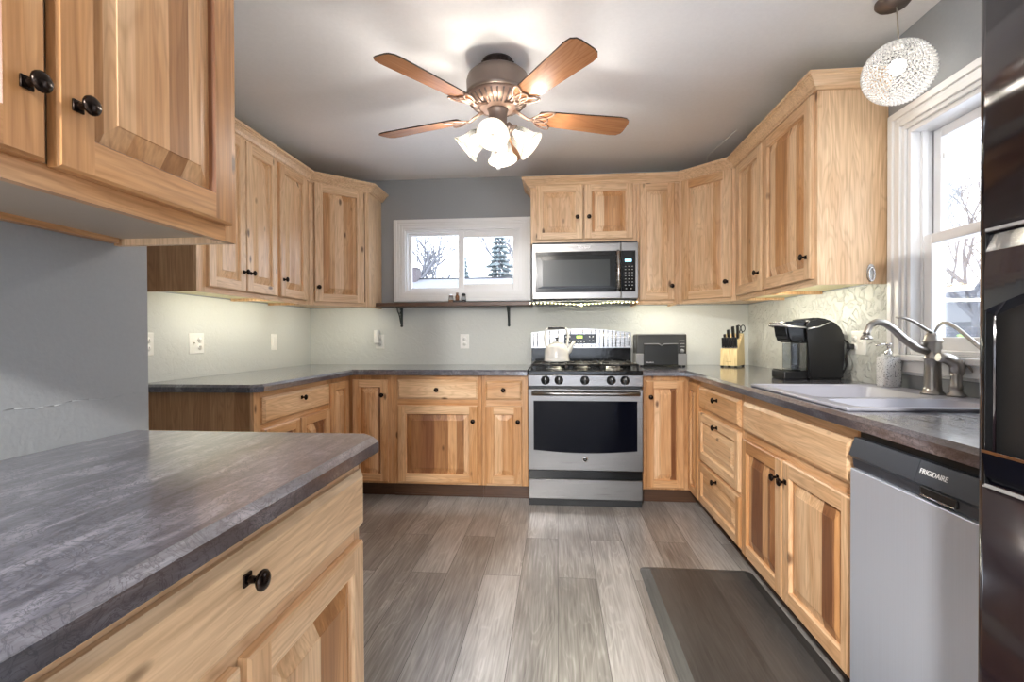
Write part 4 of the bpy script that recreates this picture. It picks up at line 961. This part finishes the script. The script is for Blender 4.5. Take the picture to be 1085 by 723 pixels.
# ------------------------------------------------------------------ knife block and knives
KA = -.62; KP = Vector((1.285, -.235, ZC + .0005))
t = thing('knife_block', 'light wooden knife block full of black-handled knives in the corner', 'knife block', KP, KA)
mb = MB(); prof = [(-.095, .012), (-.088, .132), (-.045, .142), (.045, .245), (.070, .245), (.095, .012)]
mb.prism(prof, -.058, .058, WBLOCK, axis='x')
mb.build('block_body', t)
mb = MB()
for sx_ in (-.048, .048):
    for yy in (-.085, .08): mb.box(sx_ - .008, sx_ + .008, yy - .008, yy + .008, 0, .0125, BLACKM)
mb.build('rubber_foot', t)
text('lettering', 'Cuisinart', .011, simple('burnt_lettering', (.30, .2, .1), .6), (0, -.0945, .04), (R90 + .06, 0, 0), t, .0003)
KM = Matrix.Translation(KP) @ Matrix.Rotation(KA, 4, 'Z')
def knife(label, x, y, z, ln, wd, tilt=.42, grp='knives in the knife block'):
    M = KM @ Matrix.Translation((x, y, z)) @ Matrix.Rotation(tilt, 4, 'X')
    o = bpy.data.objects.new('kitchen_knife', None); COL.objects.link(o); o.matrix_world = M; o.empty_display_size = .02
    tag(o, label, 'knife', grp)
    mb = MB(); mb.box(-.0082, .0082, -wd / 2, wd / 2, .006, ln, BLACKP, bev=.0035); mb.build('handle', o)
    mb = MB(); mb.box(-.0076, .0076, -wd / 2 - .0003, wd / 2 + .0003, 0, .008, STEELR, bev=.001); mb.build('bolster', o)
    return o
for i in range(6): knife('small black-handled steak knife in the low front row of the knife block', -.045 + i * .018, -.068, .138, .078 + .001 * (i % 3), .017, .12, 'steak knives in the low row of the block')
knife('short black-handled knife first in the upper row of the block', -.042, -.030, .160, .082, .020, .22)
knife('black-handled carving knife second in the upper row of the block', -.020, -.018, .175, .100, .024, .22)
knife('tall thick-handled chef knife at the back of the block', .005, .005, .200, .098, .027, .22)
knife('tall black-handled bread knife next to the scissors', .034, .010, .205, .100, .027, .12)
o = bpy.data.objects.new('kitchen_scissors', None); COL.objects.link(o); o.matrix_world = KM @ Matrix.Translation((.044, .048, .240)) @ Matrix.Rotation(.1, 4, 'X')
tag(o, 'black-handled kitchen scissors in the top of the knife block', 'scissors')
for s_ in (-1, 1):
    mb = MB(); mb.tube([(s_ * .015 + .014 * math.cos(a * PI / 8), .0, .042 + .024 * math.sin(a * PI / 8)) for a in range(16)], .0035, BLACKP, 8, closed=True); mb.tube([(s_ * .012, 0, .02), (s_ * .004, 0, .002)], .0035, BLACKP, 8); mb.build('finger_ring', o)

# ------------------------------------------------------------------ shelf and what stands on it
t = thing('wall_shelf', 'dark walnut shelf below the back window on two iron brackets', 'shelf', (0, 0, 0))
mb = MB(); mb.box(-1.453, -.200, -.15, -.002, 1.387, 1.417, WSHELF, bev=.003); mb.build('shelf_board', t)
for bx in (-1.285, -.392):
    mb = MB(); mb.box(-.010, .010, -.006, -.0, -.155, 0, IRONB, bev=.002); mb.box(-.010, .010, -.128, -.0, -.006, 0, IRONB, bev=.002)
    sc_ = [(0, -.010, -.125), (0, -.032, -.118), (0, -.040, -.098), (0, -.026, -.086), (0, -.016, -.098), (0, -.030, -.106)]
    mb.tube(smooth([(0, -.010, -.145), (0, -.035, -.120), (0, -.055, -.085), (0, -.080, -.055), (0, -.110, -.035), (0, -.118, -.010)]), .0055, IRONB, 8)
    mb.tube(smooth([(0, -.055, -.082), (0, -.030, -.070), (0, -.022, -.050), (0, -.036, -.040), (0, -.046, -.052)]), .0045, IRONB, 8)
    mb.tube(smooth([(0, -.020, -.06), (0, -.018, -.03), (0, -.045, -.015)]), .004, IRONB, 8)
    mb.sphere((0, -.004, -.152), .012, IRONB, 10, 6); mb.build('bracket', t, (bx, -.001, 1.387))
SZ = 1.4175
SALT = simple('salt_grains', (.85, .80, .74), .8); PEPP = simple('peppercorns', (.05, .04, .04), .7); AMB = simple('amber_spice', (.45, .24, .12), .6); SG = glass('shaker_glass', (.86, .88, .9), .3)
def shaker(label, x, fill, capm, h=.066):
    t = thing('spice_shaker', label, 'shaker', (x, -.075, SZ), 0, 'shakers on the window shelf')
    mb = MB(); mb.lathe([(.021, 0), (.023, .004), (.021, .03), (.017, h * .72), (.017, h * .76)], SG, seg=16); mb.build('jar', t)
    mb = MB(); mb.lathe([(.0185, .003), (.019, .022), (1e-5, .024)], fill, seg=16); mb.build('contents', t)
    mb = MB(); mb.lathe([(.018, h * .74), (.018, h * .92), (.010, h), (1e-5, h)], capm, seg=16); mb.build('cap', t)
shaker('glass shaker with amber contents, farther from the range, on the window shelf', -.855, AMB, CHROME)
shaker('glass shaker with dark contents, nearer to the range, on the window shelf', -.752, PEPP, BLACKP, .074)
t = thing('spice_bottle', 'small brown spice bottle standing between two glass shakers on the shelf', 'bottle', (-.803, -.075, SZ))
mb = MB(); mb.box(-.032, .028, -.02, .02, 0, .018, BLACKP, bev=.002); mb.build('tray', t)
mb = MB(); mb.lathe([(.015, .019), (.016, .05), (.009, .062), (.009, .066)], simple('brown_bottle_glass', (.25, .12, .06), .2), seg=16); mb.build('bottle_body', t)
mb = MB(); mb.lathe([(.010, .066), (.010, .080), (1e-5, .081)], FANC, seg=14); mb.build('bottle_cap', t)

# ------------------------------------------------------------------ anti-fatigue mat
mb = MB(); x0_, x1_, y0_, y1_ = .396, .925, -3.02, -1.535
lo = rrect(x0_, x1_, y0_, y1_, .035, 5); hi = rrect(x0_ + .045, x1_ - .045, y0_ + .045, y1_ - .045, .02, 5)
k = len(lo); rings = [[mb.v((x, y, z)) for x, y in pl_] for pl_, z in ((lo, .001), (lo, .004), (hi, .019))]
for a, b_ in zip(rings, rings[1:]):
    for i in range(k): mb.face([a[i], a[(i + 1) % k], b_[(i + 1) % k], b_[i]], MATM)
mb.face(rings[-1], MATM); mb.face(rings[0][::-1], MATM)
tag(mb.build('floor_mat'), 'dark grey cushioned kitchen mat on the floor in front of the sink', 'mat')

# ------------------------------------------------------------------ ceiling fan
FC = (-.277, -1.682)
t = thing('ceiling_fan', 'five-blade ceiling fan with four lit frosted glass shades', 'ceiling fan', (FC[0], FC[1], 0))
mb = MB(); mb.lathe([(.072, H - .001), (.078, 2.425), (.074, 2.400), (.066, 2.388)], FAND, seg=32)
for i in range(24): a = 2 * PI * i / 24; mb.tube([(.072 * math.cos(a), .072 * math.sin(a), 2.392), (.078 * math.cos(a), .078 * math.sin(a), 2.428)], .004, FAND, 5)
mb.build('canopy', t)
mb = MB(); mb.lathe([(.066, 2.394), (.120, 2.386), (.142, 2.366), (.148, 2.345), (.146, 2.300), (.148, 2.290), (.150, 2.282), (.140, 2.272)], FANM, seg=48); mb.build('motor_housing', t)
mb = MB(); mb.lathe([(.142, 2.274), (.138, 2.256), (.112, 2.232), (.072, 2.216), (.050, 2.214)], FANC, seg=48); vt = mb.build('vented_collar', t)
mb = MB()
for i in range(30):
    a = 2 * PI * i / 30; c_, s_ = math.cos(a), math.sin(a)
    mb.tube([(.140 * c_, .140 * s_, 2.258), (.117 * c_, .117 * s_, 2.2335), (.085 * c_, .085 * s_, 2.219)], .0042, FANM, 5)
mb.build('vent_fin', vt)
mb = MB(); mb.lathe([(.052, 2.216), (.046, 2.206), (.043, 2.19), (.043, 2.150), (.050, 2.140), (.050, 2.118), (.034, 2.100), (.015, 2.092), (1e-5, 2.090)], FANM, seg=36); mb.build('light_fitter', t)
ZBL = 2.195
for ang in (306.6, 18.6, 90.6, 162.6, 234.6):
    a = math.radians(ang)
    mb = MB(); pitch = math.radians(-12)
    # blade outline in local (r, w)
    out = [(.205, -.048), (.205, .048)]
    pts = [(.195, -.036), (.20, -.045), (.23, -.052), (.60, -.070), (.632, -.066), (.650, -.050), (.655, -.03), (.655, .03), (.650, .050), (.632, .066), (.60, .070), (.23, .052), (.20, .045), (.195, .036)]
    top = [mb.v((r_, w_ * math.cos(pitch), w_ * math.sin(pitch) + .003)) for r_, w_ in pts]; bot = [mb.v((r_, w_ * math.cos(pitch), w_ * math.sin(pitch) - .003)) for r_, w_ in pts]
    mb.face(top, WBLADE, 0); mb.face(bot[::-1], WBLADE, 0)
    for i in range(len(pts)): mb.face([bot[i], bot[(i + 1) % len(pts)], top[(i + 1) % len(pts)], top[i]], FAND)
    bl = mb.build('blade', t, (0, 0, ZBL), (0, 0, a))
    mb = MB()
    mb.tube([(.075, 0, .026), (.11, 0, .010), (.145, 0, -.010), (.175, 0, -.010)], [.012, .010, .010, .009], FANC, 8, flat=.6)
    def loop(cx_, cw, ra, rb, rot_, n=18):
        out_ = []
        for i in range(n):
            q = 2 * PI * i / n; u_, v_ = ra * math.cos(q), rb * math.sin(q)
            r_ = cx_ + u_ * math.cos(rot_) - v_ * math.sin(rot_); w_ = cw + u_ * math.sin(rot_) + v_ * math.cos(rot_)
            out_.append((r_, w_ * math.cos(pitch), w_ * math.sin(pitch) - .008))
        return out_
    mb.tube(loop(.205, .0, .040, .022, 0), .0045, FANC, 6, closed=True); mb.tube(loop(.222, .034, .048, .018, .55), .0045, FANC, 6, closed=True); mb.tube(loop(.222, -.034, .048, .018, -.55), .0045, FANC, 6, closed=True)
    mb.build('blade_iron', bl)
for i, ang in enumerate((268, 358, 88, 178)):
    a = math.radians(ang); ca, sa = math.cos(a), math.sin(a)
    tilt = math.radians(48)
    # local z of the shade frame points along the opening direction (out and down)
    d = Vector((ca * math.sin(tilt), sa * math.sin(tilt), -math.cos(tilt)))
    q = d.to_track_quat('Z', 'X'); M = Matrix.Translation((ca * .050, sa * .050, 2.132)) @ q.to_matrix().to_4x4()
    mb = MB(); mb.tube([(0, 0, -.01), (0, 0, .022)], .021, FANM, 14); mb.lathe([(.026, .018), (.030, .024), (.030, .034), (.026, .036)], FANM, seg=24)
    arm = mb.build('lamp_holder', t); arm.matrix_local = M
    mb = MB(); mb.lathe([(.025, .034), (.034, .042), (.045, .060), (.050, .082), (.053, .105), (.060, .125), (.072, .143)], SHADEG, seg=36); sh = mb.build('glass_shade', t); sh.matrix_local = M
    mb = MB(); mb.lathe([(.0715, .142), (.0735, .144), (.0715, .146)], simple('shade_rim_glass', (.85, .78, .62), .3), seg=36); mb.build('shade_rim', sh)
    mb = MB(); mb.lathe([(.012, .030), (.014, .045), (.024, .066), (.027, .082), (.022, .098), (.010, .107), (1e-5, .109)], BULB, seg=18); mb.build('bulb', sh)
    light('bulb_light', 'POINT', (0, 0, .135), LAMP_W, (1, .94, .87), sh, shadow_soft_size=.03)
mb = MB(); mb.tube([(.004, -.02, 2.095), (.004, -.02, 1.945)], .0014, CHAIN, 5)
mb.sphere((.004, -.02, 1.935), .011, TRIMW, 10, 8); mb.build('pull_chain', t)
mb = MB(); mb.tube([(.040, -.03, 2.10), (.046, -.05, 1.995)], .0014, CHAIN, 5); mb.sphere((.046, -.05, 1.985), .010, TRIMW, 10, 8); mb.build('pull_chain', t)

# ------------------------------------------------------------------ pendant lamp
PX, PY = 1.322, -1.955
t = thing('pendant_lamp', 'white beaded globe pendant lamp hanging before the side window', 'pendant lamp', (PX, PY, 0))
mb = MB(); mb.lathe([(.060, H - .0005), (.060, 2.432), (.050, 2.420), (1e-5, 2.418)], FANM, (-.02, 0, 0), seg=28); mb.build('canopy', t)
CRD = simple('beige_cord', (.50, .42, .32), .7)
mb = MB(); mb.tube([(-.006, 0, 2.42), (0, 0, 2.30), (.002, 0, 2.268)], .0032, CRD, 6); mb.build('cord', t)
mb = MB(); mb.lathe([(.014, 2.285), (.016, 2.272), (.020, 2.262)], WHITEP, seg=16); mb.build('socket_cap', t)
BEAD = simple('pearl_bead', (.84, .83, .81), .25, coat=.3); NW = 26
tiltM = Matrix.Rotation(math.radians(24), 3, 'Y')
def ell(u_, v_):   # squashed ball, flattened at the open end
    z = -math.cos(v_); r = math.sin(v_)
    return tiltM @ Vector((.120 * r * math.cos(u_), .120 * r * math.sin(u_), .112 * z))
mb = MB(); N_ = 1150; ga = PI * (3 - math.sqrt(5))
for i in range(N_):
    zz = 1 - 2 * (i + .5) / N_; v_ = math.acos(-zz); p_ = ell(i * ga, v_)
    mb.lathe([(1e-5, -.0042), (.0040, -.0015), (.0040, .0015), (1e-5, .0042)], BEAD, p_, 'z', 5)
pb = mb.build('bead_shade', t, (PX - PX, 0, 2.163)); pb['kind'] = 'stuff'
mb = MB()
for k_ in range(NW):
    for s_ in (-1, 1):
        mb.tube([ell(2 * PI * k_ / NW + s_ * v_ * 1.0, v_) * .985 for v_ in [PI * q / 16 for q in range(1, 16)]], .0010, BEAD, 4, caps=False)
mb.build('wire_frame', t, (0, 0, 2.163))
mb = MB(); mb.sphere((0, 0, 0), .030, simple('pendant_bulb_glow', (1, 1, 1), .5, emit=(1, .95, .88), estr=2.5), 14, 10); mb.build('bulb', t, (-.004, 0, 2.185))
light('pendant_light', 'POINT', (-.004, 0, 2.145), .45, (1, .93, .84), t, shadow_soft_size=.03)

# ------------------------------------------------------------------ small things
mb = MB(); mb.tube([(1.075, -.28, 2.322), (1.08, -.30, 2.40), (1.082, -.33, 2.440), (1.105, -.50, 2.4415), (1.132, -.763, 2.4415)], .0022, WHITEP, 6)
tag(mb.build('thin_wire'), 'thin white cord running up the ceiling above the diagonal corner cabinet', 'cord')
t = thing('oval_hook', 'small silver oval hook on the pale cabinet end panel near the window', 'hook', (1.409, -1.6405, 1.424))
mb = MB(); mb.prism([(.018 * math.cos(a * PI / 12), .040 * math.sin(a * PI / 12)) for a in range(24)], -.005, -.0004, NICKEL, axis='y'); mb.build('hook_plate', t)
mb = MB(); mb.tube([(.012 * math.cos(a * PI / 10), -.009, -.006 + .030 * math.sin(a * PI / 10)) for a in range(20)], .004, CHROME, 8, closed=True); mb.build('hook_ring', t)

# ------------------------------------------------------------------ unseen dining-area lamp behind the camera, added as fill
t = thing('fill_ceiling_light', 'round white unseen lamp added behind the camera to fill the room', 'ceiling light', (-.6, -5.9, 0))
mb = MB(); mb.lathe([(.17, H - .0005), (.17, H - .02), (.16, H - .03)], FANM, seg=32); mb.build('light_base', t)
mb = MB(); mb.lathe([(.158, H - .03), (.15, H - .07), (.10, H - .10), (1e-5, H - .11)], simple('fill_lamp_glass', (1, 1, 1), .5, emit=(1, .94, .86), estr=4), seg=32); mb.build('opal_shade', t)
light('dining_fill', 'AREA', (0, 0, H - .12), DINING_FILL_W, (1, .97, .93), t, shape='DISK', size=.3)

# ------------------------------------------------------------------ outdoors
mb = MB(); mb.box(-60, 60, -60, 80, -1.2, -1.0, SNOW)
struct(mb.build('snowy_ground'))
SIDING = simple('pale_siding', (.15, .155, .17), .8); BRK = simple('chimney_brick', (.09, .075, .08), .9)
t = thing('neighbour_house', 'snow-covered roof of neighbouring house seen through back window', 'house', (-4, 14, -1))
mb = MB(); mb.box(-12, 12, 0, 8, 0, 3.3, SIDING); mb.build('house_wall', t)
mb = MB(); mb.prism([(-.5, 3.2), (8.5, 3.2), (8.5, 3.3), (4, 4.75), (-.5, 3.3)], -12.4, 12.4, SHINGLE, axis='x'); mb.box(-12.4, 12.4, 3.92, 4.08, 4.70, 4.79, EAVE); mb.build('roof', t)
mb = MB(); mb.box(-2.9, -2.2, 3.4, 4.2, 4.2, 5.2, BRK); mb.box(-2.95, -2.15, 3.35, 4.25, 5.2, 5.3, SNOW); mb.build('chimney', t)
def spruce(label, x, y, h, r):
    rnd = random.Random(int(x * 10)); t = thing('spruce_tree', label, 'tree', (x, y, -1), 0, 'trees outside the windows')
    mb = MB(); mb.tube([(0, 0, 0), (0, 0, h * .97)], [.16, .03], BARK, 7); mb.build('trunk', t)
    NEED = simple('washed_out_needles', (.10, .125, .13), .9); mb = MB()  # needle colour paled for the overexposed outdoor view
    nl = 30
    for i in range(nl):
        f = i / nl; z = h * (.12 + .86 * f); rr = r * (1 - f) ** .85 * rnd.uniform(.75, 1.1) + .08; m_ = int(13 - 6 * f)
        for k in range(m_):
            a = 2 * PI * k / m_ + rnd.uniform(-.3, .3); q = rr * rnd.uniform(.7, 1.1); c_, s_ = math.cos(a), math.sin(a); wd = q * .16 + .04
            tip = (q * c_, q * s_, z - q * .28); mid = Vector((q * .55 * c_, q * .55 * s_, z - q * .05))
            L_ = mb.v(mid + Vector((-s_ * wd, c_ * wd, -.08))); R_ = mb.v(mid + Vector((s_ * wd, -c_ * wd, -.08))); U_ = mb.v(mid + Vector((0, 0, .06))); O_ = mb.v((0, 0, z)); T_ = mb.v(tip); D_ = mb.v(mid + Vector((0, 0, -.2)))
            for tr in ((O_, L_, U_), (O_, U_, R_), (T_, U_, L_), (T_, R_, U_), (O_, D_, L_), (O_, R_, D_), (T_, L_, D_), (T_, D_, R_)): mb.face(list(tr), NEED)
    mb.build('foliage', t, normals=False)
spruce('tall washed-out spruce seen in the pane nearest the range', -3.55, 26.5, 9.6, 2.1)
spruce('smaller washed-out spruce beside the tall spruce in the back window', -6.1, 28.5, 7.7, 1.3)
def bare(label, x, y, h, seed, lean=(0, 0), dens=6):
    rnd = random.Random(seed); mb = MB()
    def br(p, d, L_, r, lv):
        n = 4; pts = [p]; q = p.copy(); dd = d.copy()
        for i in range(n):
            dd = (dd + Vector((rnd.uniform(-.16, .16), rnd.uniform(-.16, .16), rnd.uniform(-.03, .12)))).normalized(); q = q + dd * L_ / n; pts.append(q.copy())
        mb.tube(pts, [r * (1 - .35 * i / n) for i in range(n + 1)], BARK, 5 if lv < 2 else 3, caps=False)
        if lv < 5:
            for k in range(3 if lv else dens):
                s_ = pts[rnd.randint(2, n)]; a = rnd.uniform(0, 2 * PI); sp_ = rnd.uniform(.5, 1.0)
                nd = (dd + Vector((math.cos(a), math.sin(a), .15)) * sp_).normalized(); br(s_, nd, L_ * rnd.uniform(.58, .8), r * .60, lv + 1)
    t = thing('bare_tree', label, 'tree', (x, y, -1), 0, 'trees outside the windows')
    br(Vector((0, 0, 0)), Vector((lean[0], lean[1], 1)).normalized(), h * .36, h * .014, 0)
    mb.build('branches', t, normals=False); return t
bare('bare branching tree filling the window pane nearest the diagonal cabinet', -8.4, 27.5, 13.5, 3, (-.12, 0), 10)
bare('bare tree spreading behind the spruces in the back window', -3.0, 38, 17, 12, (.1, 0), 9)
bare('bare tree outside the window above the sink', 14.0, 14.2, 10.0, 5, (0, -.1), 8)
t = thing('utility_line', 'utility pole line with two thin wires crossing the sky behind the bare tree', 'utility line', (0, 23.5, -1))
for px_ in (-22, 6): mb = MB(); mb.tube([(px_, 0, 0), (px_, 0, 9.8)], [.14, .11], BARK, 8); mb.build('pole', t)
for z_ in (9.4, 8.95): mb = MB(); mb.tube([(-22, 0, z_), (-8, 0, z_ - .35), (6, 0, z_ - .1)], .012, BARK, 5); mb.build('wire', t)
t = thing('distant_house', 'pale gabled house far outside the side window', 'house', (27, 27, -1), -.6)
mb = MB(); mb.box(-4, 4, 0, 6, 0, 3.0, SIDING); mb.build('house_wall', t)
mb = MB(); mb.prism([(-.5, 2.9), (6.5, 2.9), (3, 5.0)], -4.4, 4.4, SIDING, axis='x'); mb.build('roof', t)
